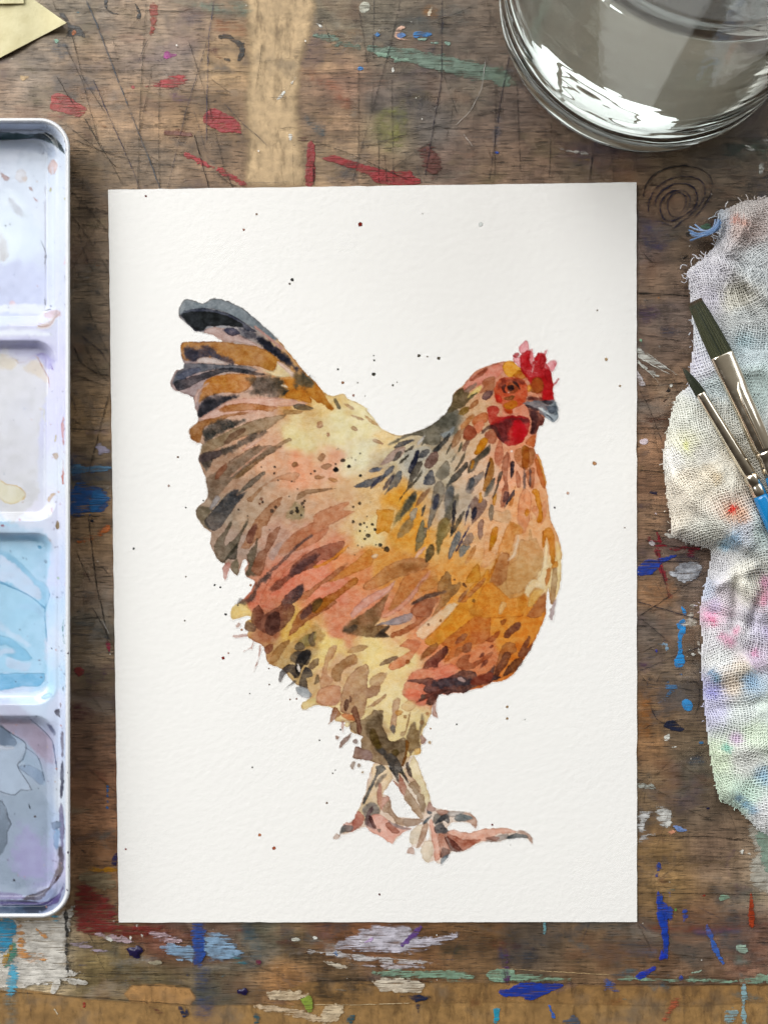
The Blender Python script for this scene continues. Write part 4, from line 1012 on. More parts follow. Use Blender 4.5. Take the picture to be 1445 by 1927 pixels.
MARKS = """
@D1
s a03a34 283,620 300,540 330,525 380,545 430,575 490,605 480,650 420,655 350,640
t 8f4a3c 260,680 290,630 400,650 510,630 420,670 330,690
s a8383a 745,495 755,485 768,495 755,508
d a8383a 830,495 880,465 960,430 1050,420 1055,485 960,500 900,500
s a02e34 1155,690 1175,620 1230,620 1300,650 1360,700 1365,755 1300,750 1240,740
d b0343a 1040,870 1090,875 1160,915 1240,950 1330,990 1410,1045 1380,1055 1290,1010 1200,960 1110,920
d 98402f 855,20 895,20 895,110 870,185 845,180 855,110
s 2c2a2a 596,0 612,0 610,45 640,70 690,70 730,40 720,60 690,80 640,82 598,50
s 2c2a2a 765,25 780,30 800,75 800,105 775,105 785,75
s 302c2a 345,75 370,85 400,130 450,155 485,195 480,212 440,200 380,210 390,170 370,120
s 2a2624 1240,205 1300,195 1340,230 1385,245 1380,320 1355,345 1345,340 1360,290 1330,240 1290,215 1250,220
s 2a2624 1265,330 1290,330 1310,345 1280,345
t b06a3c 1195,100 1270,100 1390,140 1395,220 1300,190 1200,190
t 8a9a88 960,0 1395,0 1395,110 1200,90 1060,40
s a8408c 925,300 945,290 970,305 1000,312 965,325 930,330
t 7a5080 955,540 1000,520 1110,570 1020,590
s c8a878 120,430 165,430 160,445 130,460
t 6a4070 0,340 40,330 60,350 0,375
t 5a3a68 0,400 40,405 35,450 0,460
t b08068 560,170 800,190 850,240 700,240
t 4c5866 260,240 380,220 420,300 340,340
t 3a4458 440,440 500,430 560,520 480,520
d 7a4a3c 930,740 1060,740 1080,770 960,780
s b8682c 405,180 418,168 432,180 418,198
s 90c0a8 312,230 322,222 332,230 322,240
s 4a8aa0 430,70 442,62 455,70 442,78
@D2
d 74897a 370,200 420,175 500,200 600,240 760,250 960,270 1150,310 1290,345 1420,385 1445,420 1445,480 1330,450 1200,420 1050,390 940,360 850,330 740,305 680,285 600,265 470,235
d 8cab96 710,290 750,285 800,300 900,330 860,335 760,310
s 3f86c8 915,185 940,168 1000,178 1018,188 980,202 925,203
s 3f86c8 708,188 720,178 735,188 720,198
s 3f86c8 615,375 632,366 648,375 632,384
s d8b09a 815,195 830,150 870,140 880,155 850,165 850,200 905,215 890,230 840,215
s 5a8ac8 830,190 860,175 880,195 850,210
s c0c0b0 627,30 640,14 668,13 683,30 682,50 668,68 640,68 627,55
t b07838 955,50 1010,20 1065,60 1040,105 980,95
s e0d0b8 995,70 1020,40 1015,60 1005,90
s 982c30 330,1005 345,780 380,790 385,900 378,1005
s 982c30 420,860 480,845 560,860 680,900 780,930 900,925 920,950 960,1000 720,1000 690,960 600,920 500,890
t b06a4c 310,370 420,380 560,500 580,600 500,580 430,480 330,440
t 8a8a48 700,650 760,580 880,590 900,680 860,820 760,830 690,760
t 4a6a90 1360,640 1400,640 1400,760 1370,820 1350,760
s 90b0a0 1010,225 1060,235 1020,240
s 90b0a0 1090,230 1115,235 1110,250
s 90b0a0 945,208 990,205 985,218 950,220
t 8aa090 1160,250 1240,275 1190,285
s e8e8e2 385,128 405,125 430,148 410,148
s e8e8e2 255,450 275,425 280,430 262,455
s e8e8e2 180,540 205,505 228,490 215,520
s e8e8e2 238,745 245,728 262,735 262,760 243,765
s e8e8e2 800,385 806,368 813,385 806,400
t 4a4448 860,480 980,480 1010,560 880,580
d 6a3c34 940,800 1010,780 1080,860 1060,960 980,960
s 2a4aa0 1360,828 1370,818 1380,828 1370,838
t 3a5a68 320,600 440,680 440,760 340,720
@D3
t 2f5a44 1200,770 1330,730 1445,720 1445,840 1300,835 1230,820
d e0e0d8 1320,760 1360,755 1375,800 1350,805
d e0e0d8 1420,720 1500,700 1500,760 1430,760
d d8d8d0 1395,860 1410,860 1410,900 1400,905
t 7f8f7a 0,340 90,370 150,450 60,460 0,430
t 2f3850 1340,1030 1400,930 1500,900 1500,1070
d c8c4bc 345,775 420,785 500,800 480,808 400,795
s 2a4aa0 12,797 25,787 36,797 25,808
@D5
d 5a86a8 620,1350 720,1360 940,1360 950,1400 800,1420 620,1430
d 1a4f8c 620,1540 700,1500 820,1520 930,1600 960,1650 880,1760 760,1790 560,1790 560,1560
s 1f6aa8 830,1560 900,1600 950,1640 890,1690 800,1770 770,1700
t 24406a 580,1240 760,1270 800,1340 900,1480 640,1520 560,1340
d b8b0c8 840,1170 880,1180 950,1230 900,1250 850,1250
t 8a7090 740,1060 850,1020 955,1010 955,1080 800,1090
s 1c2a50 775,1830 800,1820 815,1840 785,1850
t 5a3050 640,520 690,540 680,580 640,580
@D6
d c86a2c 660,310 740,270 850,240 920,180 1000,120 1000,170 930,240 820,270 700,320
t 4a5a68 740,430 850,400 870,480 780,470
t 35566a 690,1010 800,1010 900,1060 1020,1150 960,1160 850,1080
t 3f5f70 720,720 840,720 850,780 760,790
t 5a3a58 760,1480 850,1420 1030,1380 1035,1500 900,1560 780,1590
s 8c2840 975,1180 990,1190 1005,1280 985,1290 970,1230
s 7a2c28 670,1460 700,1425 760,1430 770,1480 720,1505
s 1c2030 815,90 835,75 850,95 830,110
t 5a2430 640,1750 760,1740 860,1800 850,1927 640,1927
@D7
s 3a68a0 880,690 900,690 895,780 882,780
s 3a68a0 883,870 902,885 880,895
s 3a68a0 885,815 900,820 895,835 885,832
d b07a20 760,1370 950,1370 955,1410 780,1410
s 2c2850 930,1290 960,1260 960,1350 930,1340
t 4a7a78 720,1080 760,1090 775,1120 735,1110
t 4a7a78 770,1140 860,1090 940,1060 930,1080 800,1160
t 80382c 720,560 830,540 900,640 850,680
d 8a7a60 640,1420 900,1410 960,1500 860,1560 700,1500
@0
d 7c2c28 143,1660 180,1668 222,1700 226,1736 300,1738 330,1748 280,1762 180,1764 140,1750
t 7a3428 150,1750 300,1745 480,1745 420,1765 250,1775
@D8
d dcd8d0 -40,155 130,155 280,150 420,60 420,100 400,200 380,300 400,420 450,460 380,470 330,490 150,540 0,555 -40,555
d e4e0d8 80,400 250,420 420,440 440,470 200,520 100,500
s d8d4cc 330,480 345,510 310,575 285,570 300,530
d dcd8d0 340,470 490,500 470,520 360,500
d 3a9cc8 -30,160 95,160 90,250 40,330 -30,310
d 5ab0d0 50,400 105,400 100,560 40,590
t 6a8a90 20,580 100,580 100,744 30,744
d 5ab0d0 290,130 320,115 335,160 295,165
d d89858 95,160 135,160 150,280 170,330 260,345 280,380 200,400 100,370 90,260
d d89858 205,205 230,215 270,250 240,245
d 4a8a78 40,330 90,270 100,350 60,410 30,430
d b8903c 20,400 60,300 80,320 40,400
d 2c2c2c 368,55 378,55 390,450 378,450
d c0a8b0 540,230 640,240 760,270 720,290 600,260
d c4acb4 850,230 940,225 1080,290 900,280
d b0a0b0 400,290 500,280 620,340 500,330
s e4e4dc 600,245 640,260 630,278 605,265
s e4e4dc 735,240 755,250 745,270 735,262
s e4e4dc 768,185 785,180 780,195
s e4e4dc 800,232 815,235 810,252 798,245
s e4e4dc 640,160 650,158 648,168
d 2a50a0 1090,185 1160,185 1165,390 1100,400
t 3a4a70 1100,400 1200,400 1220,700 1100,744
d 8aaac8 900,300 1080,290 1090,390 960,350
d 8aaac8 1160,230 1290,240 1400,370 1180,390
d 4a8088 1310,340 1410,370 1400,420 1320,400
s b0a890 840,395 900,385 918,400 880,412
s 1c2848 1005,640 1030,640 1050,690 1040,705 1020,680
s 1c2848 1045,645 1058,650 1068,685 1060,690
s a03028 470,630 480,625 480,650 472,650
s a03028 457,660 466,655 464,668
s dcd0b8 308,660 318,662 340,705 335,706
@D9
t 3a5a68 -20,120 60,110 120,300 20,380 -20,380
d ccc8c8 340,260 480,265 650,285 820,300 1000,315 980,330 600,310
d ccc8d4 480,240 560,180 700,120 900,110 960,180 1150,150 1160,190 1000,250 900,280 700,270 560,260
d c8c0c4 600,340 900,320 980,350 800,362
d d8ccb8 420,310 580,350 500,352
d 6a4890 850,230 920,140 970,110 940,170 890,220
s e8e4ec 630,200 660,188 705,175 680,215 640,215
s c4a8d8 650,215 700,180 690,205
s dcdcd4 370,180 385,172 400,190 380,195
s c8c8bc 260,195 285,188 305,198 270,205
d 88a890 700,365 900,360 1200,365 1250,420 850,415 720,390
s 8cac94 1330,365 1460,355 1460,425 1330,420
t 3a4468 1370,240 1420,240 1430,430 1400,430
t 2e4038 1040,220 1180,210 1220,300 1080,340
t 4a3a2c 240,220 340,230 420,330 260,330
s 2f6aa8 480,270 500,265 502,280
t 2a6a80 -20,280 20,290 20,380 -20,380
s 6a2840 65,310 90,310 85,335 68,335
@0
t 3a3228 581,1843 695,1832 712,1868 655,1892 592,1888
d d8c0a0 460,1889 530,1893 592,1908 612,1927 560,1914 494,1900
d d8c4a4 605,1922 612,1894 647,1890 633,1922
d dcc8a8 500,1868 560,1864 580,1880 520,1884
d dcd0bc 700,1846 760,1840 800,1850 790,1868 720,1866
s 8aa040 562,1882 574,1875 586,1878 588,1904 578,1904 574,1890
s 1c2440 768,1875 792,1873 810,1880 782,1885
s 1c2440 783,1892 789,1892 787,1908
d 2a5a68 650,1918 668,1908 664,1926 652,1926
d 2a5a68 476,1910 488,1907 490,1922 480,1925
@D10
d 88a890 -10,370 100,365 200,380 330,385 420,410 330,430 -10,425
d 8cac94 630,410 700,390 830,405 950,400 1150,405 1300,410 1400,370 1500,390 1500,425 1250,430 900,420 700,420
s 1c3aa0 0,465 60,455 110,430 340,430 360,440 250,490 170,525 120,510 40,500 0,490
t 2a4490 330,430 430,440 300,490
s 1c40a8 845,0 905,0 905,110 910,220 900,300 880,270 875,150
s 1c38b0 870,250 895,280 880,305 850,305 860,285
s 1c38b0 730,395 770,365 830,340 840,350 790,390 750,410
s 3a68c0 1105,120 1130,130 1160,210 1210,320 1195,330 1150,260
s 3a68c0 260,550 275,555 298,610 285,612
d 3a58a0 550,400 630,420 640,480 560,470
d 5a3a60 20,250 60,240 60,440 20,430
s 28a0c0 -34,570 0,570 -5,640 -32,640
d b05a3c 900,560 965,490 960,540 900,640 870,640
s a03c1c 1345,0 1358,0 1368,120 1340,120
d 90b4bc 1300,440 1325,440 1325,650 1305,650
d 90b4bc 1200,600 1270,570 1280,610 1230,640
s a0b8a8 1270,230 1320,225 1335,260 1290,265
t 5a6a9a 1030,150 1100,120 1400,140 1440,150 1100,180
t 8a4838 740,110 1100,110 1500,90 1500,140 900,170
t 6a7088 690,250 850,240 850,290 700,280
t 38404c 50,220 200,210 200,330 60,330
s 6fa0a8 235,105 250,105 245,160 235,160
d 4a5a70 340,630 400,600 440,650 350,650
t 6a4a3c 620,200 800,190 900,230 700,230
s a8c4b0 1035,375 1090,355 1070,375
s 2a48a0 960,400 975,385 990,410 970,420
@D11
t 2a3a34 900,60 1100,50 1200,220 1000,240
s 5a8068 718,900 735,868 790,862 815,895 800,930 740,930
t 4a4468 100,820 320,840 400,1100 200,1150 90,1000
t 3a4050 140,1050 220,1060 240,1240 150,1220
s 1c1814 560,960 590,958 595,985 565,990
s 1c1814 535,1200 580,1180 575,1195 540,1220
s c07828 262,1600 285,1592 300,1610 275,1622
@D12
t 3a3a60 75,180 150,180 175,230 80,290
t 3a4058 290,420 350,380 480,400 520,470 420,510 310,490
t 5a4460 75,250 260,150 300,350 90,400
s 90c0a0 98,535 108,523 122,535 110,548
s e8e8e0 288,600 300,592 312,602 298,610
s e8e8e0 400,995 412,982 424,995 412,1006
d d8d8d0 75,610 130,650 230,720 350,800 480,885 400,850 280,790 160,760 75,690
d d0d0c8 80,740 200,830 300,910 250,900 160,840 80,780
d c8c0c4 75,850 150,990 110,990 75,930
s 2a2624 358,1045 385,1020 408,1040 390,1070 365,1070
s 3a2420 315,1160 370,1120 395,1100 380,1130 330,1165
s e0d0d8 92,1560 110,1535 150,1527 188,1545 185,1570 150,1585 110,1582
t 3a3a58 250,1480 330,1500 340,1600 300,1560
@D13
d 902030 145,1040 180,1035 400,1100 680,1120 680,1150 450,1150 300,1120
d 902030 230,1100 290,1100 430,1640 390,1640 270,1250
d 902030 250,960 280,970 330,1070 290,1080
d 8c2434 560,1150 640,1160 640,1220 580,1230
s 1f3fa0 75,1320 140,1260 270,1240 430,1200 460,1215 330,1290 260,1350 180,1410 75,1410
d d8d4cc 330,985 400,970 430,1030 380,1035
s e0d8dc 190,1075 220,1065 250,1090 210,1100
d d0d4dc 500,1280 600,1260 740,1330 620,1450 500,1480 460,1400
d c4c8d0 400,1370 450,1380 480,1430 440,1430
d b8b0a0 600,1700 660,1660 650,1800 690,1880 640,1927 560,1900
s 2a90d8 510,1715 530,1720 565,1790 545,1800
t b08058 75,1450 470,1440 500,1640 300,1760 90,1740
t 3a3848 480,1150 700,1200 740,1400 500,1500 420,1250
t 2f4038 300,920 400,890 420,960 320,980
t 3a3a5c 90,680 240,650 230,720 100,740
s e0d0d8 243,785 255,772 272,785 258,798
s 24203a 180,560 250,550 280,600 230,590
@D14
s 2a90d8 470,295 540,240 560,300 555,380 530,420 525,570 550,660 545,720 510,735 460,720 450,660 490,560 480,420 505,350
s 2a90d8 495,805 510,785 538,790 525,815
d 4a80b0 345,920 380,890 490,900 470,940 430,990 350,1070 300,1100 280,1090 340,1010 380,960
s 3a90d0 515,1090 560,1040 630,1090 630,1150 590,1170 540,1140
d c8c0b4 570,200 610,80 660,80 650,230 680,280 620,310 520,340 510,300
d c8c0b4 640,430 690,460 710,520 690,510
s d8d4cc 680,540 700,530 720,600 700,590
s 1a2038 340,1310 420,1260 480,1290 540,1350 500,1380 440,1370 390,1350
s e8e8e0 350,1435 370,1410 400,1400 395,1450 365,1460
s e8e8e0 622,600 638,592 652,602 636,608
s e8e8e0 415,1530 480,1522 478,1530 420,1536
t a86a30 80,930 200,980 230,1250 200,1450 80,1450
d 90b0c8 255,480 350,480 390,480 380,590 360,590 350,510 260,510
s 3a3a90 335,450 350,445 352,460 338,462
s 3a3a90 255,555 275,550 268,572
t 5a3a5c 80,640 190,660 210,760 80,780
s 3a70a0 700,1480 740,1470 735,1500 705,1500
t 35506a 160,1500 220,1490 230,1560 170,1560
t 33506c 560,1660 700,1600 780,1700 640,1740
t 35505c 160,1800 210,1780 220,1880 170,1880
@D15
d d8d8d8 80,600 160,560 240,560 200,660 150,720 170,780 290,800 200,830 120,890 80,890
d d4d4d0 250,560 300,520 410,560 430,690 380,740 300,700 260,640
d d89878 380,770 440,760 450,800 390,820
s 7a94c8 430,720 500,720 570,765 500,780
t 5a3a70 960,1050 1050,960 1030,1030 990,1100 1010,1220 990,1210
t 5a4058 1000,1570 1060,1310 1250,1340 1230,1380 1100,1420 1050,1530
d 2a48a0 270,1110 310,1100 310,1160 270,1200 265,1330 250,1330 255,1220
s 1c40a8 265,1350 300,1390 330,1600 380,1740 385,1927 345,1927 310,1750 270,1600
d 2a48a0 300,1380 335,1400 335,1600 310,1560
d 2a48a0 390,1410 410,1410 400,1520 430,1560 420,1650 390,1650
d 2a48a0 525,1600 550,1520 580,1530 575,1620 540,1690
s 88a890 895,1440 940,1410 1030,1435 970,1470 910,1470
d b8b4a8 1180,700 1260,690 1392,640 1480,640 1480,1400 1250,1350 1180,1150 1250,1000 1200,850
d 90a898 1270,800 1392,700 1460,700 1460,1200 1330,1100 1290,900
s e8e8e0 1100,975 1140,950 1150,970 1130,1005
s e8e8e0 1180,995 1210,990 1225,1012 1195,1008
s a03c1c 1205,1390 1230,1390 1250,1720 1200,1710
s 5a9a40 450,1550 470,1540 475,1570 455,1580
s 1c1838 760,540 785,528 812,540 785,552
t 35405c 890,590 930,580 940,610 900,615
d b0b4ac 80,310 200,300 260,340 120,350
s 9a3020 725,1420 755,1415 750,1430
"""
CUTS = """
@D1
4a5058,5 490,0 560,160 650,400 700,530 790,760 850,910 910,1070
2a2420,3 320,430 375,520 430,610
37322e,3 370,250 410,340 470,460 560,800
37322e,3 410,200 470,440 600,640
2c3048,3 530,450 620,660 740,930 800,1084
3a3630,2.5 480,670 560,800 640,940 700,1050
2c3450,3 1215,0 1185,200 1175,500 1170,800
3a3430,2.5 1065,215 1130,420 1190,620 1270,950 1330,1084
2c3040,2.5 1180,210 1050,650 950,1070
1c1a1c,4 1100,760 1140,900 1190,1084
3a3630,2 830,0 800,500 780,1084
3a2e22,2.5 0,385 400,395 900,400 1390,405
4a4238,1.5 270,50 900,60 1390,70
3a3024,2 400,850 700,860 1060,855
4a4238,2 300,0 320,60
37322e,2 340,680 560,850 760,910 1150,965
3a3630,1.5 905,450 900,800 905,1084
3a3028,2 1030,630 1250,665
3a3028,1.5 860,400 830,560 790,760
3a3028,1.5 1190,440 1310,530
3a3028,1.5 1230,980 1310,1050 1390,1055
@D2
2c2622,2.5 400,100 700,115 1000,125 1380,145
2c2622,2.5 300,397 900,400 1400,385
2e2a2c,2 625,60 645,180 670,350
2a2c34,2 705,0 700,330
2e2a2c,2.5 850,0 800,220 690,620 620,860 590,990
3a3230,2 440,130 470,240
2a2630,3 1075,0 1070,450 1030,660 1000,860 975,990
2a2630,3 1440,300 1390,560 1330,980
1c1816,2 350,760 560,830 760,920 900,980
2a2624,2 640,800 920,720 1120,660 1400,590
2a2624,2 800,920 1010,770
2a2624,2.5 730,750 730,990
2a2624,2.5 760,830 775,990
2a2624,2 1030,690 1445,710
1c1816,4 375,880 376,1005
3a3632,1.5 700,420 690,620
3a3632,1.5 800,430 810,990
3a3632,1.5 620,380 620,860
d0c8c0,1.5 1190,730 1240,795
b0aca8,1 1310,330 1290,480 1230,600 1150,680
@D3
2a2420,2.5 0,375 100,380
2a2624,2 130,430 150,900
1c1a20,4 530,800 510,940
2a2624,2 310,640 300,940
2a2624,2 0,690 350,685
2a2624,2 20,440 15,930
2a2420,2 1180,720 1445,720
@D4
2c2620,3 650,290 940,410 1060,420
2a2420,3 650,770 800,920 980,1140
2a2420,3 650,990 760,1130 850,1270
3a2c20,3 720,1060 980,1120
3a3630,3 770,110 930,400 1060,560
1c1816,3 650,920 860,920 980,960
3a3630,2.5 690,1500 830,1640 985,1760
3a3630,2.5 700,1080 760,1300 830,1480 990,1500
3a3630,2 900,1340 985,1500
@D5
1c1816,4 640,330 680,440 720,490 850,570 950,580
1c1a24,4 700,230 760,290 860,350 950,500
2a2018,3 680,590 950,680
3a3630,2.5 760,0 890,300 940,400
2a2420,2.5 740,330 850,540 940,640
2a2420,3 950,720 880,980 800,1290 760,1450
2a2420,3 620,950 760,1050
2a2420,2.5 620,1045 950,1050
2a2420,2.5 620,1790 960,1795
@D6
2a2624,4 805,60 850,450 880,700 930,900 980,1200
2a2624,3 690,360 760,520 850,700
2a2420,3 640,985 1020,965
2a2624,3 830,860 930,1040 1030,1240
2a2420,3 640,55 1000,55
3a3630,2.5 850,460 960,540 1010,620
3a3630,2.5 780,1610 870,1740 1000,1900
d0ccc8,1 930,1000 990,1120
@D7
3a2c20,2.5 620,470 760,580 960,750
3a2c24,2.5 600,1150 720,1260
3a2c24,2 740,1340 850,1360 960,1350
@D8
3a3226,2.5 0,455 850,460 1400,465
2a241c,2.5 0,560 340,580 720,610 1060,635
3a3028,2 400,90 670,90
3a3028,2 400,285 900,285 1100,290
3a3226,2 740,520 1200,540
@D9
c8c4c0,3 340,262 480,268 600,280 660,292
c8c4c0,2.5 700,290 820,302 1000,318
2a2018,3 350,422 700,418 1000,425
c8b490,2 380,550 600,552 900,542
@D10
3a2c20,2.5 740,110 790,200 830,300
3a2c20,2.5 900,270 1150,300
c8ac80,1.5 0,350 250,365 600,385
3a2a1c,2.5 0,425 600,435 1445,440
@D11
1c1820,3 130,600 140,510 190,410 290,330 430,285 560,272 690,300 790,360 830,430 820,540 770,650 700,740 640,810
1c1a30,3 180,740 190,620 230,540 320,450 450,390 580,378 700,410 760,490 750,600 700,680 590,790 480,870 430,915
1c1a30,4 250,690 255,610 330,520 430,460 560,450 650,500 680,580 670,680 580,760 480,810 420,845 340,825 300,740 300,660 340,590 400,540 470,520 560,530 610,590 600,680 540,760
1c1a30,3.5 510,800 440,805 390,770 370,690 380,620 430,555 500,540 560,570 570,640 540,720 490,770
3a3440,2 820,560 760,680 660,780
3a3440,2 300,840 420,880
1c1814,3 120,1140 160,1190 215,1245
1c1814,3 75,1560 350,1570 600,1590
@D12
2a201c,3 75,470 300,510 520,545
1c1814,3 80,1000 300,985 570,960
2a221e,3 90,1030 160,1150 240,1350 330,1580
2a221e,2.5 75,1165 300,1110 500,1050
2a221e,2.5 240,1340 420,1240
2a221e,3 75,1415 400,1420
2a221e,2.5 75,1845 340,1865
d8d8d0,2 160,660 320,780 480,890
d8d8d0,2 80,700 250,800 400,880
d8d8d0,2 75,760 180,850 290,960
d0ccc8,1.5 80,860 150,995
3a3430,2 75,290 300,240 520,230
@D13
2a221e,3 75,345 340,365
2a221e,3 75,930 420,970
2a201e,3 80,1040 420,1110 800,1175
1c181c,3 80,1265 760,1270
2a2424,3 90,1820 420,1600 780,1360
2a2424,3 80,1670 380,1760 690,1850
2a221e,2.5 75,810 380,810
2a221e,2.5 75,1450 480,1450
3a1c20,3 260,1160 330,1400 390,1630
@D14
2a2430,3 75,65 400,160 690,245
2a2424,2.5 90,210 240,110 400,10
2a2424,2.5 85,215 250,350 420,500
1c1a28,3 80,770 460,610 720,515
2a2424,3 75,300 160,320
2a2420,2.5 80,855 400,860 700,870
2a2420,2.5 540,655 730,660
2a2420,2 80,590 300,490
1c1c28,3 205,1090 220,1170 270,1260 330,1300 450,1260 560,1250
1c1c20,3 690,900 700,1060 690,1130 650,1200
1c1c20,3 480,930 560,945 640,970
1c1c20,2.5 260,890 290,820 330,760
1c1c20,2.5 620,850 690,900
1c1c20,2.5 630,760 680,820
1c1c20,3 140,1350 200,1310
@D15
2a221a,3 80,820 400,822 850,830 1120,860 1392,925
2a221a,2.5 850,835 1310,850
2a221a,2.5 80,1395 700,1400 1392,1415
3a3026,2.5 110,270 250,350 400,430
3a3026,2.5 480,370 620,310
3a3026,2.5 540,540 680,600 830,670
3a3026,2 430,465 650,465
"""
RAG_COL = """1400,400,f0e4e0 1400,420,ecc8bc  1345,415,b8c8dc 1340,520,e8e6f4 1300,560,e4e4f0 1330,700,dde0f0 1400,600,e4ecec 1425,500,e8f0f4 1385,560,f0ecd8 1310,620,e4ecf8 1300,690,d8d8f0 1340,720,c4dce0 1420,720,bcdcd8
1280,780,e8ecdc 1320,860,f2efe0 1270,860,f4f4ee 1360,900,f0ead4 1270,950,f2e6cc 1300,900,f4e6c8 1330,890,f4e4c0 1375,960,f4d0b0    1340,1000,eef0e0   1405,1000,dce4f4
1430,1000,c8e4dc 1345,1070,ccccd4 1330,1110,b8c8e8 1360,1120,e0d0dc 1400,1090,f0ecd8       1400,1180,d0ccd4 1340,1210,f0f0f8  
1420,1180,d0c8e8 1350,1240,e8ecec    1340,1300,a8a8e8  1400,1260,ecd8b8 1380,1285,f0d8b8 1420,1290,a0c8e4 1410,1275,a8cce8 1340,1330,c4c4f0 1400,1340,dce8e4  
 1350,1430,d4ecc0 1400,1430,e0e4dc   1350,1480,ccecc8 1400,1500,c4f0d8    1440,1530,e0e4e8 1420,1380,d0e8c4 1500,1300,dce4e4 1500,800,dce4e4 1500,500,e8ecf0 1560,1000,e8e8e8
 1345,1150,e4b0cc 1440,1330,d4e8dc 1400,1100,f0ecd8 1340,790,eef0e4 1290,840,ececc0 1410,660,cce4ec 1330,560,e0dcf0 1420,1245,c8a8d0 """

# stronger stains: x, y, radius, colour
RAG_SPOTS = """1385,412,9,e08870 1400,420,7,e8a890 1377,962,16,f4b890 1398,972,14,f0b890 1378,1016,15,80c4f0 1362,1026,12,98d4f4 1438,1126,17,cc2c80 1441,1098,14,dc70b0 1334,1160,13,e090b8 1341,1170,8,d43078
1372,1207,12,d870a0 1358,1197,9,e088b0 1384,1188,8,dc78a0 1339,1266,9,1f80b0 1348,1279,9,2a98b8 1340,1303,13,9c9ce4 1385,1390,13,d4a8dc 1365,1407,8,40b4a4 1372,1413,6,60c0b0 1436,1460,18,70b0dc 1389,1501,8,1f78b4 1402,1514,9,2a80b8
1416,1524,10,5aa0cc 1419,1229,8,d070a0 1445,1190,12,c8b8e4 1412,1282,14,98c4e8 1350,900,12,f4dcb0 1290,838,6,e8ec80 1345,1140,14,c8c0e4 1400,640,18,c8e4ec 1379,958,7,ff1c00 1379,959,6,ff1c00"""# ------------------------------------------------------------------ the watercolour hen: washes laid on a fine grid
hen = Wash(305, 545, 1075, 1655, 1.2, seed=11)
def hen_base():
    poly = pts(HEN_OUT)
    X, Y = np.meshgrid(hen.xs, hen.ys)
    d = psdf(chaikin(poly, 1), X, Y) + 1.1 * (hen.n1 * .7 + hen.n2 * .5)
    cov = sst(-.9, .9, d)
    wx = X + 16 * hen.n3 + 7 * hen.n5; wy = Y + 16 * np.roll(hen.n3, 57, 1) + 7 * np.roll(hen.n5, 31, 0)
    c = idw(cpoints(HEN_BASE), wx, wy, 4.0)
    c = c * (1 + .05 * hen.n5 + .04 * hen.n3 + .03 * hen.n4)[..., None]
    e = .42 * np.exp(-((d - 1.0) / 1.3) ** 2) * cov * (.7 + .6 * hen.n1)
    c = np.clip(c, 0, 1) * (1 - np.clip(e, 0, .8)[..., None] * np.array([.7, .9, 1.0]))
    hen.rgb = hen.rgb * (1 - cov[..., None]) + c * cov[..., None]
    hen.a = np.maximum(hen.a, cov)
    return d
hen_d = hen_base()
hen.script(HEN_STROKES)
_l = hen.rgb @ np.array([.3, .6, .1])                       # fresh pigment is clear and strong
hen.rgb = np.clip(_l[..., None] + (hen.rgb - _l[..., None]) * 1.08, .008, 1)
hen.script(SPECK)
# ------------------------------------------------------------------ tabletop
def wood_material():
    b = NB('painted_plywood')
    tint = b.attr('tint').outputs['Color']
    fine = b.noise(b.pos(150, 1700, 1), 1.0, 4.0, .68)
    pore = b.noise(b.pos(260, 2300, 1), 1.0, 1.5, .5)
    wide = b.noise(b.pos(14, 170, 1), 1.0, 3.0, .55, .6)
    cross = b.noise(b.pos(2600, 90, 1), 1.0, 2.0, .5)
    blot = b.noise(b.pos(1, 1, 1), 75.0, 4.0, .62)
    blot2 = b.noise(b.pos(1, 1, 1), 210.0, 3.0, .6)
    g = b.ramp(fine, .28, .72, .60, 1.40)
    g = b.math('MULTIPLY', g, b.ramp(wide, .25, .75, .72, 1.28))
    g = b.math('MULTIPLY', g, b.ramp(cross, .3, .7, .92, 1.08))
    g = b.math('MULTIPLY', g, b.ramp(blot2, .28, .72, .66, 1.34))
    pm = b.math('MULTIPLY', b.ramp(pore, .58, .67, 0, .62), b.ramp(blot, .3, .6, .3, 1))
    g = b.math('MULTIPLY', g, b.math('SUBTRACT', 1.0, pm))
    c = b.mix(1.0, tint, (1, 1, 1, 1), 'MULTIPLY')
    gc = b.n('ShaderNodeCombineXYZ')
    for i in range(3): b.set(gc.inputs[i], g)
    c = b.mix(1.0, tint, gc.outputs[0], 'MULTIPLY')
    for k, (sc_, lo, hi, am, cc) in enumerate(((62, .54, .70, .62, (.050, .052, .060, 1)), (34, .56, .70, .42, (.062, .040, .070, 1)), (41, .56, .70, .45, (.16, .075, .040, 1)),
                                          (27, .57, .70, .42, (.050, .075, .080, 1)), (52, .57, .72, .38, (.14, .115, .045, 1)), (38, .58, .72, .40, (.30, .26, .22, 1)), (20, .50, .66, .40, (.045, .036, .028, 1)))):
        mp = b.n('ShaderNodeMapping'); mp.inputs['Location'].default_value = (k * 3.7, k * -2.9, 0); b.set(mp.inputs['Vector'], b.pos(.8, 1.15, 1))
        f_ = b.ramp(b.math('ADD', b.noise(mp.outputs[0], sc_, 4.0, .66, .4), b.math('MULTIPLY', b.math('SUBTRACT', fine, .5), .22)), lo, hi, 0, am)
        c = b.mix(f_, c, cc)
    c = b.mix(b.ramp(b.noise(b.pos(1, 1, 1), 48.0, 3.0, .6), .56, .74, 0, .30), c, (.23, .10, .05, 1))
    h = b.math('ADD', b.math('MULTIPLY', fine, .5), b.math('SUBTRACT', b.math('MULTIPLY', wide, .4), pm))
    nrm = b.bump(h, .55, .00025)
    b.pbr(c, b.ramp(blot, .3, .7, .42, .62), nrm, Specular_IOR_Level=.35)
    return b.m

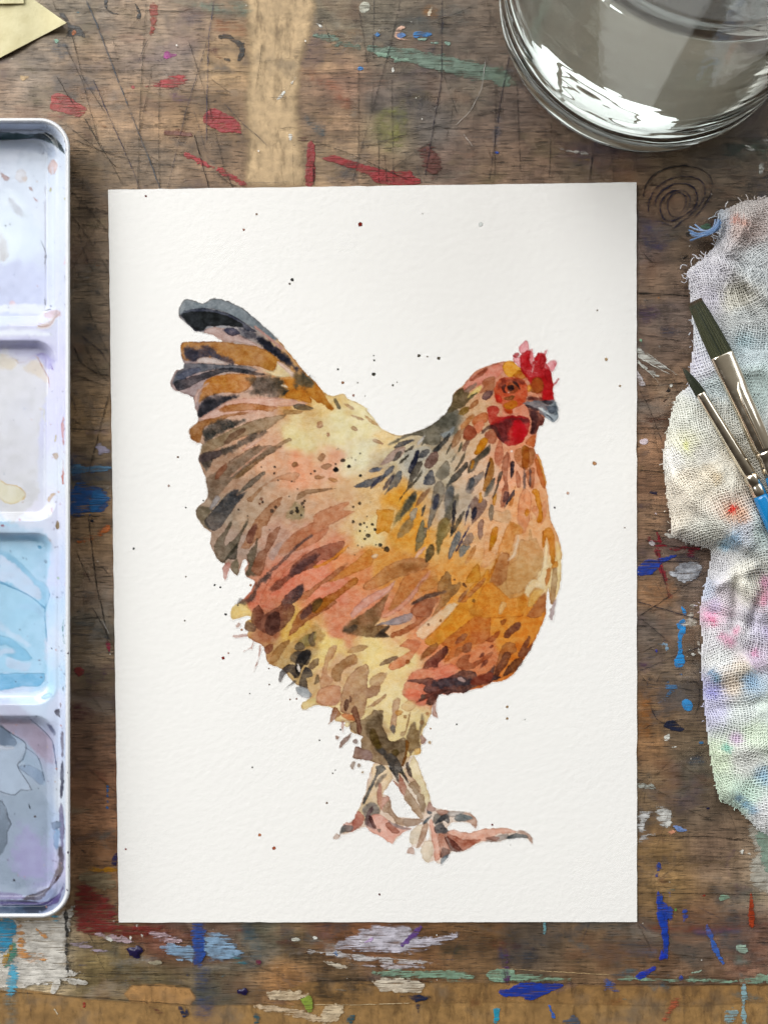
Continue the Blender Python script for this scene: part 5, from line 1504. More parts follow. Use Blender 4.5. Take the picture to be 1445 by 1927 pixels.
def paint_material():
    """Old paint on the board: colour, distance to the daub's edge, opacity and dryness come with each daub."""
    b = NB('old_paint')
    tint = b.attr('tint').outputs['Color']
    pv = b.n('ShaderNodeSeparateXYZ'); b.t.links.new(b.attr('daub').outputs['Vector'], pv.inputs[0])
    d, opac, dry = pv.outputs[0], pv.outputs[1], pv.outputs[2]
    n1 = b.noise(b.pos(1, 1, 1), 900.0, 3.0, .65)
    n2 = b.noise(b.pos(1, 1, 1), 260.0, 2.0, .55)
    ed = b.math('ADD', b.math('MULTIPLY', b.math('SUBTRACT', n1, .5), 11.0), b.math('MULTIPLY', b.math('SUBTRACT', n2, .5), 17.0))
    isdry = b.math('ADD', .62, b.math('MULTIPLY', dry, .95))
    d2 = b.math('ADD', d, b.math('MULTIPLY', ed, isdry))
    hard = b.ramp(d2, -.5, .8)
    soft = b.ramp(d2, -4.0, 13.0)
    stain = b.math('LESS_THAN', opac, .6)
    mott = b.math('MULTIPLY', b.ramp(b.noise(b.pos(1, 1, 1), 190.0, 5.0, .7), .36, .62, .15, 1.25), b.ramp(b.noise(b.pos(190, 1250, 1), 1.0, 4.0, .68), .35, .65, .45, 1.15))
    m = b.math('ADD', b.math('MULTIPLY', hard, b.math('SUBTRACT', 1.0, stain)), b.math('MULTIPLY', b.math('MULTIPLY', soft, mott), stain))
    st = b.noise(b.pos(190, 1250, 1), 1.0, 4.0, .68)
    st2 = b.noise(b.pos(60, 700, 1), 1.0, 2.0, .6)
    dist = b.math('MULTIPLY', b.math('MINIMUM', d, 13.0), .0125)
    thr = b.math('ADD', b.math('MULTIPLY', st, .6), b.math('ADD', b.math('MULTIPLY', st2, .25), b.math('ADD', b.math('MULTIPLY', n1, .15), dist)))
    lo = b.math('MULTIPLY', dry, .655)
    hi = b.math('ADD', lo, .09)
    brk = b.n('ShaderNodeMapRange', interpolation_type='SMOOTHSTEP')
    for i, x in enumerate((thr, lo, hi, 0.0, 1.0)): b.set(brk.inputs[i], x)
    solid = b.math('SUBTRACT', 1.0, b.math('MULTIPLY', b.math('GREATER_THAN', dry, .05), b.math('SUBTRACT', 1.0, brk.outputs[0])))
    pores = b.noise(b.pos(150, 2300, 1), 1.0, 1.0, .5)
    worn = b.math('MULTIPLY', b.ramp(pores, .54, .68, 1.0, .25), b.ramp(b.noise(b.pos(1, 1, 1), 330.0, 4.0, .65), .36, .58, .62, 1.0))
    a = b.math('MULTIPLY', b.math('MULTIPLY', m, opac), b.math('MULTIPLY', solid, worn), clamp=True)
    shade = b.ramp(b.noise(b.pos(200, 900, 1), 1.0, 3.0, .6), .25, .75, .66, 1.10)
    gc = b.n('ShaderNodeCombineXYZ')
    for i in range(3): b.set(gc.inputs[i], shade)
    c = b.mix(1.0, tint, gc.outputs[0], 'MULTIPLY')
    nrm = b.bump(a, .8, .00016, b.bump(b.math('ADD', st, n1), .35, .0002))
    p = b.pbr(c, .42, nrm, Specular_IOR_Level=.45)
    b.set(p.inputs['Alpha'], a)
    return b.m

WOOD = wood_material(); PAINT = paint_material()

def build_tabletop():
    xs = np.concatenate([np.linspace(-2600, -60, 12), np.linspace(-30, 1475, 78), np.linspace(1520, 4000, 12)])
    ys = np.concatenate([np.linspace(-2200, -60, 12), np.linspace(-30, 1957, 102), np.linspace(2000, 4200, 12)])
    X, Y = np.meshgrid(xs, ys)
    c = idw(cpoints(DESK_BASE), X, Y, 3.5); c = 1.16 * (c * .90 + c.mean(-1, keepdims=True) * .10)
    V = PA(X, Y, 0.0); h, w = X.shape
    F = gridfaces(h, w)
    x0, y0, _ = P(xs[0], ys[0]); x1, y1, _ = P(xs[-1], ys[-1])
    n = h * w
    under = [(x0, y0, -.022), (x1, y0, -.022), (x1, y1, -.022), (x0, y1, -.022)]
    o = mesh('tabletop', V.reshape(-1, 3), F, WOOD, smooth=False, col=c.reshape(-1, 3))
    tag(o, kind='structure', label='scratched brown wooden tabletop covered with old paint stains')
    bm = bmesh.new(); bm.from_mesh(o.data)          # give the board its thickness
    lay = bm.verts.layers.float_color.get('tint')
    ring = [e for e in bm.edges if e.is_boundary]
    ex = bmesh.ops.extrude_edge_only(bm, edges=ring)
    for v in ex['geom']:
        if isinstance(v, bmesh.types.BMVert): v.co.z = -.022
    bm.to_mesh(o.data); bm.free()
    return o
desk = build_tabletop()

LAYERS = []
def layer_for(bb):
    """Old daubs lie over each other: each takes the lowest free level above those it overlaps."""
    lv = 0
    for (a, l) in LAYERS:
        if a[0] < bb[2] and a[2] > bb[0] and a[1] < bb[3] and a[3] > bb[1]: lv = max(lv, l + 1)
    LAYERS.append((bb, lv))
    return 0.00003 + 0.000022 * lv

def daub(kind, col, poly, name):
    q = chaikin(poly, 1)
    soft = {'s': 3, 'd': 7, 't': 10}[kind]
    x0, y0 = q.min(0) - soft; x1, y1 = q.max(0) + soft
    step = max(1.6, min(5.0, min(x1 - x0, y1 - y0) / 14))
    xs = np.arange(x0, x1 + step, step); ys = np.arange(y0, y1 + step, step)
    X, Y = np.meshgrid(xs, ys)
    d = psdf(q, X, Y)
    z = layer_for((x0, y0, x1, y1))
    h, w = X.shape
    lim = -soft - 1
    fd = np.maximum(np.maximum(d[:-1, :-1], d[1:, :-1]), np.maximum(d[1:, 1:], d[:-1, 1:]))
    F = gridfaces(h, w, fd > lim)
    if len(F) == 0: return
    opac, dry = {'s': (.97, 0.0), 'd': (.94, .86), 't': (.50, .15)}[kind]
    if name == 'faint_smear' and kind == 'd': opac, dry = .75, random.uniform(.86, .96)
    elif kind == 'd': dry = random.uniform(.64, .82) * (1 - .30 * float(np.clip((9 - d.max()) / 9, 0, 1)))
    c = hx(col)
    at = np.stack([d, np.full(d.shape, opac), np.full(d.shape, dry)], -1).reshape(-1, 3)
    V, F, at = compact(PA(X, Y, z).reshape(-1, 3), F, at)
    mesh(name, V, F, PAINT, desk, col=np.tile(c, (len(V), 1)), attrs={'daub': at})

def build_marks():
    v = '0'
    for ln in MARKS.strip().splitlines():
        if ln[0] == '@': v = ln[1:]; continue
        kind, col, body = ln.split(' ', 2)
        daub(kind, col, pts(body, v), {'s': 'paint_mark', 'd': 'dry_paint_mark', 't': 'paint_stain'}[kind])

def ribbon(p, w, z, ragged=.35):
    # resample, wander a little and give width
    seg = np.linalg.norm(np.diff(p, axis=0), axis=1); s = np.concatenate([[0], np.cumsum(seg)])
    n = max(4, int(s[-1] / 5)); t = np.linspace(0, s[-1], n)
    q = np.stack([np.interp(t, s, p[:, 0]), np.interp(t, s, p[:, 1])], 1)
    if n > 8:
        k = np.array([1, 2, 3, 2, 1]) / 9.0
        for i in (0, 1):
            f = np.convolve(np.pad(q[:, i], 2, 'edge'), k, 'valid'); q[1:-1, i] = f[1:-1]
    q += rng.randn(n, 2) * ragged
    d = np.gradient(q, axis=0); nn = np.stack([-d[:, 1], d[:, 0]], 1); nn /= np.linalg.norm(nn, axis=1)[:, None] + 1e-9
    ww = w * (.45 + .75 * rng.rand(n)); ww[0] *= .4; ww[-1] *= .4
    L = q + nn * ww[:, None] / 2; R = q - nn * ww[:, None] / 2
    V = np.empty((2 * n, 3)); V[0::2] = PA(L[:, 0], L[:, 1], z); V[1::2] = PA(R[:, 0], R[:, 1], z)
    i = np.arange(n - 1) * 2
    return V, np.stack([i, i + 1, i + 3, i + 2], 1), n

def build_cuts():
    b = NB('knife_cut')
    n = b.noise(b.pos(1, 1, 1), 1100.0, 2.0, .6); n2 = b.noise(b.pos(1, 1, 1), 160.0, 2.0, .5)
    p = b.pbr(b.attr('tint').outputs['Color'], .7, Specular_IOR_Level=.2)
    a = b.math('MULTIPLY', b.ramp(n, .30, .46), b.ramp(n2, .25, .55, .45, 1.0))
    b.set(p.inputs['Alpha'], a)
    v = '0'; k = 0
    for ln in CUTS.strip().splitlines():
        if ln[0] == '@': v = ln[1:]; continue
        head, body = ln.split(' ', 1); col, w = head.split(',')
        w = 1.35 * float(w) * VIEWS[v][2] * {'D1': 1.6, 'D2': 1.6, 'D3': 1.5, 'D8': 1.5, 'D9': 1.5, 'D10': 1.4}.get(v, 2.6) * (1.15 if v == 'D11' else .64)
        V, F, n_ = ribbon(pts(body, v), max(1.1, w), .00033 + .0000004 * k); k += 1
        mesh('scratch', V, F, b.m, desk, col=np.tile(hx(col), (len(V), 1)))
    # hairline scratches too fine to pick apart
    Vs, Fs, Cs, off = [], [], [], 0
    for i in range(420):
        x, y = rng.uniform(-20, 1465), rng.uniform(-20, 1850)
        an = rng.choice([rng.uniform(-.12, .12), rng.uniform(1.1, 2.0), rng.uniform(-1.2, 1.2)]); L = rng.uniform(20, 130)
        t = np.linspace(0, 1, 5)[:, None]
        p = np.array([[x, y]]) + t * L * np.array([[math.cos(an), math.sin(an)]]) + rng.randn(5, 2) * 1.2
        V, F, n_ = ribbon(p, rng.uniform(.5, 1.0), .00041 + .0000005 * (i % 20), .2)
        Vs.append(V); Fs.append(F + off); off += len(V)
        Cs.append(np.tile(hx(random.choice(['2c2622', '3a322c', '2c3040', '4a3a2c'])), (len(V), 1)))
    mesh('hairline_scratches', np.concatenate(Vs), np.concatenate(Fs), b.m, desk, col=np.concatenate(Cs))['kind'] = 'stuff'

def build_specks():
    b = NB('dust_speck'); b.pbr(b.attr('tint').outputs['Color'], .6)
    Vs, Fs, Cs, off = [], [], [], 0
    for i in range(190):
        x, y = rng.uniform(0, 1445), rng.uniform(0, 1860); r = rng.choice([.7, .9, 1.2, 1.7], p=[.4, .3, .2, .1])
        n = 6; t = np.arange(n) * math.tau / n; rr = r * (1 + .3 * rng.randn(n))
        V = PA(x + rr * np.cos(t), y + rr * np.sin(t), .00044)
        Vs.append(V); Fs.append(np.stack([off + np.zeros(n - 2), off + np.arange(1, n - 1), off + np.arange(2, n)], 1)); off += n
        Cs.append(np.tile(hx(random.choice(['e8e4dc', 'dcd8d0', 'c8c4bc', 'e8e4dc', '2a2624', '30304a'])), (n, 1)))
    mesh('paint_specks', np.concatenate(Vs), np.concatenate(Fs).astype(int), b.m, desk, col=np.concatenate(Cs))['kind'] = 'stuff'

def build_tape():
    """Brown gummed paper strips glued on the board."""
    b = NB('gummed_paper')
    n1 = b.noise(b.pos(1, 1, 1), 420.0, 4.0, .65); n2 = b.noise(b.pos(1, 1, 1), 90.0, 3.0, .55)
    c = b.attr('tint').outputs['Color']
    gc = b.n('ShaderNodeCombineXYZ'); sh = b.math('MULTIPLY', b.ramp(n1, .25, .75, .74, 1.20), b.ramp(n2, .3, .7, .84, 1.14))
    for i in range(3): b.set(gc.inputs[i], sh)
    c = b.mix(1.0, c, gc.outputs[0], 'MULTIPLY')
    c = b.mix(b.ramp(n2, .52, .72, 0, .5), c, (.10, .075, .05, 1))
    c = b.mix(b.ramp(b.noise(b.pos(1, 1, 1), 45.0, 4.0, .6), .54, .70, 0, .4), c, (.14, .115, .09, 1))
    edge = b.attr('fade').outputs['Fac']
    a = b.ramp(b.math('ADD', edge, b.math('MULTIPLY', b.math('SUBTRACT', b.noise(b.pos(1, 1, 1), 300.0, 5.0, .75), .5), 30.0)), -4.0, 20.0)
    a = b.math('MULTIPLY', a, b.ramp(b.noise(b.pos(260, 70, 1), 1.0, 5.0, .7), .30, .52, .35, 1.0))
    p = b.pbr(c, .7, b.bump(n1, .4, .0002)); b.set(p.inputs['Alpha'], a)
    def strip(poly, col, z, label, rag):
        q = chaikin(pts(poly, '0'), 1) if rag else pts(poly, '0')
        x0, y0 = q.min(0) - 4; x1, y1 = q.max(0) + 4
        X, Y = np.meshgrid(np.arange(x0, x1, 4.0), np.arange(y0, y1, 4.0)); d = psdf(q, X, Y)
        fd = np.maximum(np.maximum(d[:-1, :-1], d[1:, :-1]), np.maximum(d[1:, 1:], d[:-1, 1:]))
        F = gridfaces(*X.shape, fd > -3)
        fade = (d * (1.0 if 'residue' in label else 4.0)).reshape(-1)
        cc = np.tile(hx(col), (X.size, 1))
        V, F, fade, cc = compact(PA(X, Y, z).reshape(-1, 3), F, fade, cc)
        if not rag: fade = np.full(len(V), 12.0)
        o = mesh('tape_strip', V, F, b.m, desk, col=cc, attrs={'fade': fade}); o['label'] = label
        LAYERS.append(((x0, y0, x1, y1), int((z - .00003) / .000022) + 1))
    strip('462,-40 598,-40 597,0 594,45 586,80 573,120 568,160 565,210 573,262 575,310 574,352 460,355 461,280 457,200 463,110 459,40', 'bda27c', .00005, 'brown paper residue strip above the painting', True)
    strip('248,1852 358,1858 358,1894 246,1890', 'a67c4a', .00007, 'short orange brown strip', True)
    strip('578,1846 760,1848 960,1848 1120,1853 1300,1853 1520,1853 1520,1900 578,1900', '8c693c', .00006, 'long brown paper strip', True)
    strip('-60,1863 160,1878 350,1890 480,1889 700,1889 940,1884 1100,1888 1300,1892 1520,1894 1520,2040 -60,2040', '957243', .00011, 'wide brown paper strip along the front', True)
def build_smears():
    """Faint old smears between the named marks."""
    r = np.random.RandomState(77)
    cols = ['8a7a64', 'a89880', '5a4a3c', '6a4434', '4a5058', '7a8478', '9a6a44', '4a3c50', 'b8ac98', '6a2c28', '3a4a68', '94784c']
    n = 0
    while n < 230:
        low = n < 130
        x, y = (r.uniform(130, 1440), r.uniform(1742, 1900)) if low else (r.uniform(0, 1440), r.uniform(0, 1740))
        if not low and 215 < x < 1190 and y > 330: continue
        if x < 120 and 215 < y < 1735: continue
        if x > 1330 and 400 < y < 1530 or x > 960 and y < 260: continue
        L, w, a = r.uniform(8, 48), r.uniform(2.5, 10), r.normal(0, .3)
        t = np.arange(12) * math.tau / 12; rr = 1 + .28 * r.randn(12)
        px, py = L * rr * np.cos(t), w * rr * np.sin(t)
        poly = np.stack([x + px * math.cos(a) - py * math.sin(a), y + px * math.sin(a) + py * math.cos(a)], 1)
        daub('d' if r.rand() < .6 else 't', (cols + (['c8c4c0', '2a4a90', '3a8098', '7a3424', 'b87840', 'd8d0c4', '6a8a90'] if low else []))[r.randint(len(cols) + (7 if low else 0))], poly, 'faint_smear'); n += 1
build_tape()
build_smears()
build_marks()
build_cuts()
build_specks()

def paint_blobs():
    """Two dried lumps of dark violet paint."""
    b = NB('violet_paint'); b.pbr(rgba('1f1840'), .34, b.bump(b.noise(b.pos(1, 1, 1), 900, 2), .3, .0003))
    for (cx, cy, rx, ry, hgt) in ((255, 1791, 14, 11, .0011), (457, 1866, 10, 6, .0008)):
        n = 18; V = [P(cx, cy, hgt)]; F = []
        for k, (f, z) in enumerate(((.35, .93), (.65, .72), (.88, .4), (1.0, .0))):
            for i in range(n):
                a = i * math.tau / n; r = f * (1 + .18 * math.sin(3 * a + cx) + .14 * math.cos(5 * a + cy) + .08 * math.sin(8 * a))
                V.append(P(cx + rx * r * math.cos(a), cy + ry * r * math.sin(a), max(.0004, hgt * z)))
        for i in range(n): F.append((0, 1 + i, 1 + (i + 1) % n))
        for k in range(3):
            for i in range(n):
                a0 = 1 + k * n + i; a1 = 1 + k * n + (i + 1) % n
                F.append((a0, a0 + n, a1 + n, a1))
        mesh('paint_lump', V, F, b.m, desk)['label'] = 'dark violet lump of dried paint'
paint_blobs()
# ------------------------------------------------------------------ the painting: a sheet of watercolour paper
PAPER = np.array([(204, 357), (1197, 343), (1198, 1735), (224, 1736)], float)     # TL TR BR BL
def zpaper(x, y):
    u = (np.asarray(x, float) - 204) / 994; v = (np.asarray(y, float) - 343) / 1393
    return .00066 + .0007 * np.clip(1 - v * 5, 0, 1) ** 2 * (1 - .4 * u) + .0004 * np.sin(3.1 * u + .5) * np.sin(2.2 * v + .3) ** 2

def paper_material(name, tinted):
    b = NB(name)
    n1 = b.noise(b.pos(520, 600, 1), 1.0, 2.5, .55, .1); n2 = b.noise(b.pos(1300, 1500, 1), 1.0, 2.0, .5)
    n3 = b.noise(b.pos(1, 1, 1), 18.0, 2.0, .5)
    hgt = b.math('ADD', b.math('MULTIPLY', n1, 1.0), b.math('MULTIPLY', n2, .28))
    nrm = b.bump(hgt, .23, .00045)
    base = b.mix(b.ramp(n3, .3, .7), (.862, .855, .838, 1), (.848, .842, .828, 1))
    if tinted:
        c = b.attr('tint').outputs['Color']
        pool = b.ramp(hgt, .42, .86, .80, 1.12)                 # pigment settles in the paper's hollows
        gm = b.n('ShaderNodeGamma'); b.set(gm.inputs[0], c); b.set(gm.inputs[1], b.math('DIVIDE', 1.20, pool))
        c = b.mix(1.0, base, gm.outputs[0], 'MULTIPLY')
    else: c = base
    b.pbr(c, .86, nrm, Specular_IOR_Level=.12)
    return b.m

def build_painting():
    root = empty('watercolour_painting')
    tag(root, 'white sheet of textured paper with a watercolour hen painted on it', 'painting')
    W = paper_material('watercolour_paper', False); T = paper_material('watercolour_on_paper', True)
    nu, nv = 60, 84
    u, v = np.meshgrid(np.linspace(0, 1, nu), np.linspace(0, 1, nv))
    top = PAPER[0] * (1 - u[..., None]) + PAPER[1] * u[..., None]; bot = PAPER[3] * (1 - u[..., None]) + PAPER[2] * u[..., None]
    q = top * (1 - v[..., None]) + bot * v[..., None]
    q = q.copy(); wob = lambda n, a: np.cumsum(rng.randn(n)) * 0 + rng.randn(n) * a
    q[0, 1:-1, 1] += wob(nu - 2, .35); q[-1, 1:-1, 1] += wob(nu - 2, .25); q[1:-1, 0, 0] += wob(nv - 2, .3); q[1:-1, -1, 0] += wob(nv - 2, .3)
    z = zpaper(q[..., 0], q[..., 1])
    V = PA(q[..., 0], q[..., 1], z).reshape(-1, 3); F = gridfaces(nv, nu)
    o = mesh('paper_sheet', V, F, W, root)
    bm = bmesh.new(); bm.from_mesh(o.data)
    ex = bmesh.ops.extrude_edge_only(bm, edges=[e for e in bm.edges if e.is_boundary])
    for g in ex['geom']:
        if isinstance(g, bmesh.types.BMVert): g.co.z = max(.00012, g.co.z - .00042)
        elif isinstance(g, bmesh.types.BMFace):
            g.smooth = False
            for e_ in g.edges: e_.smooth = False
    bm.to_mesh(o.data); bm.free()
    # the hen: only where there is paint; each part of the bird is its own piece of the paint layer
    h, w = hen.h, hen.w
    X, Y = np.meshgrid(hen.xs, hen.ys)
    rgb = hen.rgb.reshape(-1, 3)
    painted = (1 - hen.rgb.min(-1)) > .006
    fk = painted[:-1, :-1] | painted[1:, :-1] | painted[1:, 1:] | painted[:-1, 1:]
    V = PA(X, Y, zpaper(X, Y) + .00005).reshape(-1, 3)
    fx, fy = X[:-1, :-1] + .6, Y[:-1, :-1] + .6
    lab = np.zeros(fx.shape, int)
    regs = [('tail', '@0 300,540 470,540 600,700 634,775 560,768 470,800 425,850 398,892 300,895', 'slate grey and ochre tail feathers'),
            ('neck', '@0 690,890 745,830 850,745 880,770 905,800 930,840 1000,862 1024,860 1010,900 960,980 880,1060 800,1060 740,1000', 'neck with dark grey hackle feathers'),
            ('head', '@0 845,760 865,690 955,662 1020,700 1075,720 1075,862 1000,862 930,840 905,800 880,770', 'head with orange face and dark eye'),
            ('comb', '@4 790,100 1300,100 1300,620 1240,745 1110,740 990,560 940,500 890,420 790,340', 'red serrated comb'),
            ('beak', '@4 905,745 1110,748 1245,742 1300,760 1300,980 1200,980 1130,920 1060,860 920,800', 'grey beak'),
            ('wattle', '@4 640,920 700,910 830,900 960,920 985,1000 940,1120 880,1190 770,1230 740,1215 700,1180 640,1140 600,1050 560,1000', 'red wattle'),
            ('leg', '@0 590,1437 735,1437 742,1470 765,1540 790,1555 782,1566 770,1588 745,1600 590,1620', 'hind leg and foot'),
            ('leg', '@0 735,1437 830,1437 850,1500 1030,1560 1030,1650 760,1650 755,1600 785,1566 790,1555 765,1540 742,1470', 'front leg and foot with a long toe')]
    for k, (n_, poly, l_) in enumerate(regs):
        p = pts(poly); x0, y0 = p.min(0); x1, y1 = p.max(0)
        m = (fx > x0) & (fx < x1) & (fy > y0) & (fy < y1)
        sd = np.full(fx.shape, -1.0); sd[m] = psdf(p, fx[m], fy[m]); lab[sd > 0] = k + 1
    hv, hf, hc = compact(V, gridfaces(h, w, fk & (lab == 0)), rgb)
    body = mesh('painted_hen', hv, hf, T, root, col=hc)
    body['label'] = 'brown and buff hen in profile, facing right'
    for k, (n_, poly, l_) in enumerate(regs):
        F = gridfaces(h, w, fk & (lab == k + 1))
        if len(F) == 0: continue
        hv, hf, hc = compact(V, F, rgb)
        mesh(n_, hv, hf, T, body, col=hc)['label'] = l_
    # flicked drops around the bird
    Vs, Fs, Cs, off = [], [], [], 0
    dr = [tuple(t.split(',')) for t in DROPS.split()]
    for (x, y, r, c) in dr:
        x, y, r = float(x), float(y), float(r) * .9; n = 12; t = np.arange(n) * math.tau / n
        rr = r * (1 + .1 * rng.randn(n)); c = hx(c)
        ring = [(.0, 1.0), (.55, 1.0), (.85, .8), (1.0, .72)]
        px = np.concatenate([[x], (x + .55 * rr * np.cos(t)), (x + .9 * rr * np.cos(t)), (x + 1.08 * rr * np.cos(t))])
        py = np.concatenate([[y], (y + .55 * rr * np.sin(t)), (y + .9 * rr * np.sin(t)), (y + 1.08 * rr * np.sin(t))])
        Vs.append(PA(px, py, zpaper(px, py) + .00006))
        i = np.arange(n); j = (i + 1) % n; f = [np.stack([np.zeros(n, int), 1 + i, 1 + j, 1 + j], 1)]
        for k in range(2): f.append(np.stack([1 + k * n + i, 1 + k * n + n + i, 1 + k * n + n + j, 1 + k * n + j], 1))
        for ff in f:
            for row in ff: Fs.append([int(a) + off for a in (row if row[2] != row[3] else row[:3])])
        cc = np.concatenate([np.tile(np.clip(c * 1.25, 0, 1), (1 + n, 1)), np.tile(c * .85, (n, 1)), np.tile(c, (n, 1))])
        Cs.append(cc); off += len(px)
    o = mesh('paint_splatter', np.concatenate(Vs), Fs, T, root, col=np.concatenate(Cs)); o['kind'] = 'stuff'
    return root
build_painting()
# ------------------------------------------------------------------ enamelled mixing palette with four wells
def rrect(X, Y, x0, y0, x1, y1, r):
    """Signed distance to a rounded rectangle, positive inside."""
    qx = np.abs(X - (x0 + x1) / 2) - (x1 - x0) / 2 + r; qy = np.abs(Y - (y0 + y1) / 2) - (y1 - y0) / 2 + r
    return -(np.hypot(np.maximum(qx, 0), np.maximum(qy, 0)) + np.minimum(np.maximum(qx, qy), 0) - r)

def build_palette():
    root = empty('paint_palette')
    tag(root, 'white enamelled metal palette with four mixing wells of dried watercolour', 'palette')
    OX0, OY0, OX1, OY1, R = -190, 222, 133, 1728, 58
    wells = [(-160, 248, 106, 612), (-160, 640, 106, 980), (-160, 1002, 106, 1326), (-160, 1346, 106, 1702)]
    pw = Wash(OX0 + 4, OY0 + 2, OX1 - 2, OY1, 1.6, seed=41)
    X, Y = np.meshgrid(pw.xs, pw.ys)
    pw.rgb = idw(cpoints(PAL_BASE), X + 10 * pw.n3, Y + 10 * pw.n5, 3.5) * (1 + .025 * pw.n5 + .02 * pw.n4)[..., None]
    pw.script(PAL_STROKES)  # puddles, grime and specks, with bright highlights along the well slopes painted in
    lum = np.clip(pw.rgb.mean(-1, keepdims=True), 0, 1); pw.rgb = pw.rgb * (1 - .26 * lum) * .90 + np.array([.72, .75, .82]) * .22 * lum
    pw.rgb *= np.array([.90, .94, 1.0])
    murk = (sst(1348, 1375, Y) * (1 - sst(96, 112, X)))[..., None]          # the dirtiest well
    pw.rgb *= 1 - murk * np.array([.30, .27, .20])
    r2 = np.random.RandomState(5)                                  # fine flicked specks
    for i in range(170):
        x, y = r2.uniform(0, 128), r2.uniform(262, 1720); x = 128 - abs(r2.normal(0, 34)) if i % 2 else x
        r = r2.choice([.9, 1.2, 1.7]); t = np.arange(6) * math.tau / 6
        c = hx(r2.choice(['505868', '6a6478', '383c48', 'a89890', '8894b0', 'b08078']))
        pw.lay(np.stack([x + r * np.cos(t) * (1 + .3 * r2.randn()), y + r * np.sin(t)], 1), c, a=.7, soft=.7, edge=0, wob=.4)
    def zf(X, Y):
        di = rrect(X, Y, OX0, OY0, OX1, OY1, R)
        z = .0052 + .0040 * (1 - sst(9, 23, di))
        for i, (a, b_, c, d) in enumerate(wells):
            z = z - .0034 * sst(-1, 17, rrect(X, Y, a, b_, c, d, 40))
        return z
    Z = zf(X, Y); di = rrect(X, Y, OX0, OY0, OX1, OY1, R)
    b = NB('painted_enamel'); c = b.attr('tint').outputs['Color']
    n = b.noise(b.pos(1, 1, 1), 240.0, 3.0, .6)
    b.pbr(c, b.ramp(n, .35, .65, .22, .42), b.bump(n, .12, .0003), Specular_IOR_Level=.4)
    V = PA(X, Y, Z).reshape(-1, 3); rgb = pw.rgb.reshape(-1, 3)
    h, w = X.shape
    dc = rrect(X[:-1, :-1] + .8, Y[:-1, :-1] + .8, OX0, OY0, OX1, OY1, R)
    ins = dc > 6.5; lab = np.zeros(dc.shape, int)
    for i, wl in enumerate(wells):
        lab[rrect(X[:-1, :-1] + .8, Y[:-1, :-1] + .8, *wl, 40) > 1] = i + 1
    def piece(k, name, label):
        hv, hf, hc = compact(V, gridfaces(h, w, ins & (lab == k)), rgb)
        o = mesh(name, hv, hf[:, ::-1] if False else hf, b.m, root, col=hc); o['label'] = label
    piece(0, 'divider', 'white dividers and inner slope with paint specks')
    for i, l_ in enumerate(('well with pale lavender wash and dark green top edge', 'well with cream and lilac dried puddles', 'well with light blue washes', 'well with grey puddles and violet grime')):
        piece(i + 1, 'mixing_well', l_)
    # rolled rim and outer wall, swept round the rounded rectangle
    e = NB('white_enamel'); nn = e.noise(e.pos(1, 1, 1), 160.0, 3.0, .6)
    ch = e.ramp(e.noise(e.pos(1, 1, 1), 520.0, 2.0, .5), .70, .74)
    e.pbr(e.mix(ch, e.mix(nn, (.72, .74, .77, 1), (.64, .66, .70, 1)), (.08, .07, .10, 1)), .22, Coat_Weight=.2)
    loop = []
    for (cx, cy, a0) in ((OX1 - R, OY0 + R, -90), (OX1 - R, OY1 - R, 0), (OX0 + R, OY1 - R, 90), (OX0 + R, OY0 + R, 180)):
        for k in range(15):
            a = math.radians(a0 + k * 6); loop.append((cx, cy, math.cos(a), math.sin(a)))
    prof = [(-17, .0006), (-9, .0040), (-3, .0072), (-1, .0082), (0, .0092), (-1.0, .0099), (-4.0, .0103), (-7.0, .0100), (-9.5, .0090), (-11.5, .0072)]
    V2 = []
    for (cx, cy, ux, uy) in loop:
        for (off, z) in prof:
            V2.append(P(cx + (R + off) * ux, cy + (R + off) * uy, z))
    n1, m = len(loop), len(prof)
    F2 = [(i * m + j, i * m + j + 1, ((i + 1) % n1) * m + j + 1, ((i + 1) % n1) * m + j) for i in range(n1) for j in range(m - 1)]
    mesh('rim', V2, F2, e.m, root)['label'] = 'rolled white rim'
    base = [P(cx + (R - 17) * ux, cy + (R - 17) * uy, .0006) for (cx, cy, ux, uy) in loop]
    mesh('underside', base, [tuple(range(n1))[::-1]], e.m, root, smooth=False)
build_palette()
# ------------------------------------------------------------------ glass jar of water
def lathe(name, prof, centre, mat, parent=None, n=128):
    V, F = [], []
    m = len(prof)
    for i in range(n):
        a = i * math.tau / n
        for (r, z) in prof: V.append((centre[0] + r * math.cos(a), centre[1] + r * math.sin(a), z))
    for i in range(n):
        for j in range(m - 1):
            a0 = i * m + j; b0 = ((i + 1) % n) * m + j
            F.append((a0, b0, b0 + 1, a0 + 1))
    o = mesh(name, V, F, mat, parent)
    bm = bmesh.new(); bm.from_mesh(o.data); bmesh.ops.remove_doubles(bm, verts=bm.verts, dist=1e-6)
    bmesh.ops.recalc_face_normals(bm, faces=bm.faces); bm.to_mesh(o.data); bm.free()
    for p in o.data.polygons: p.use_smooth = True
    return o

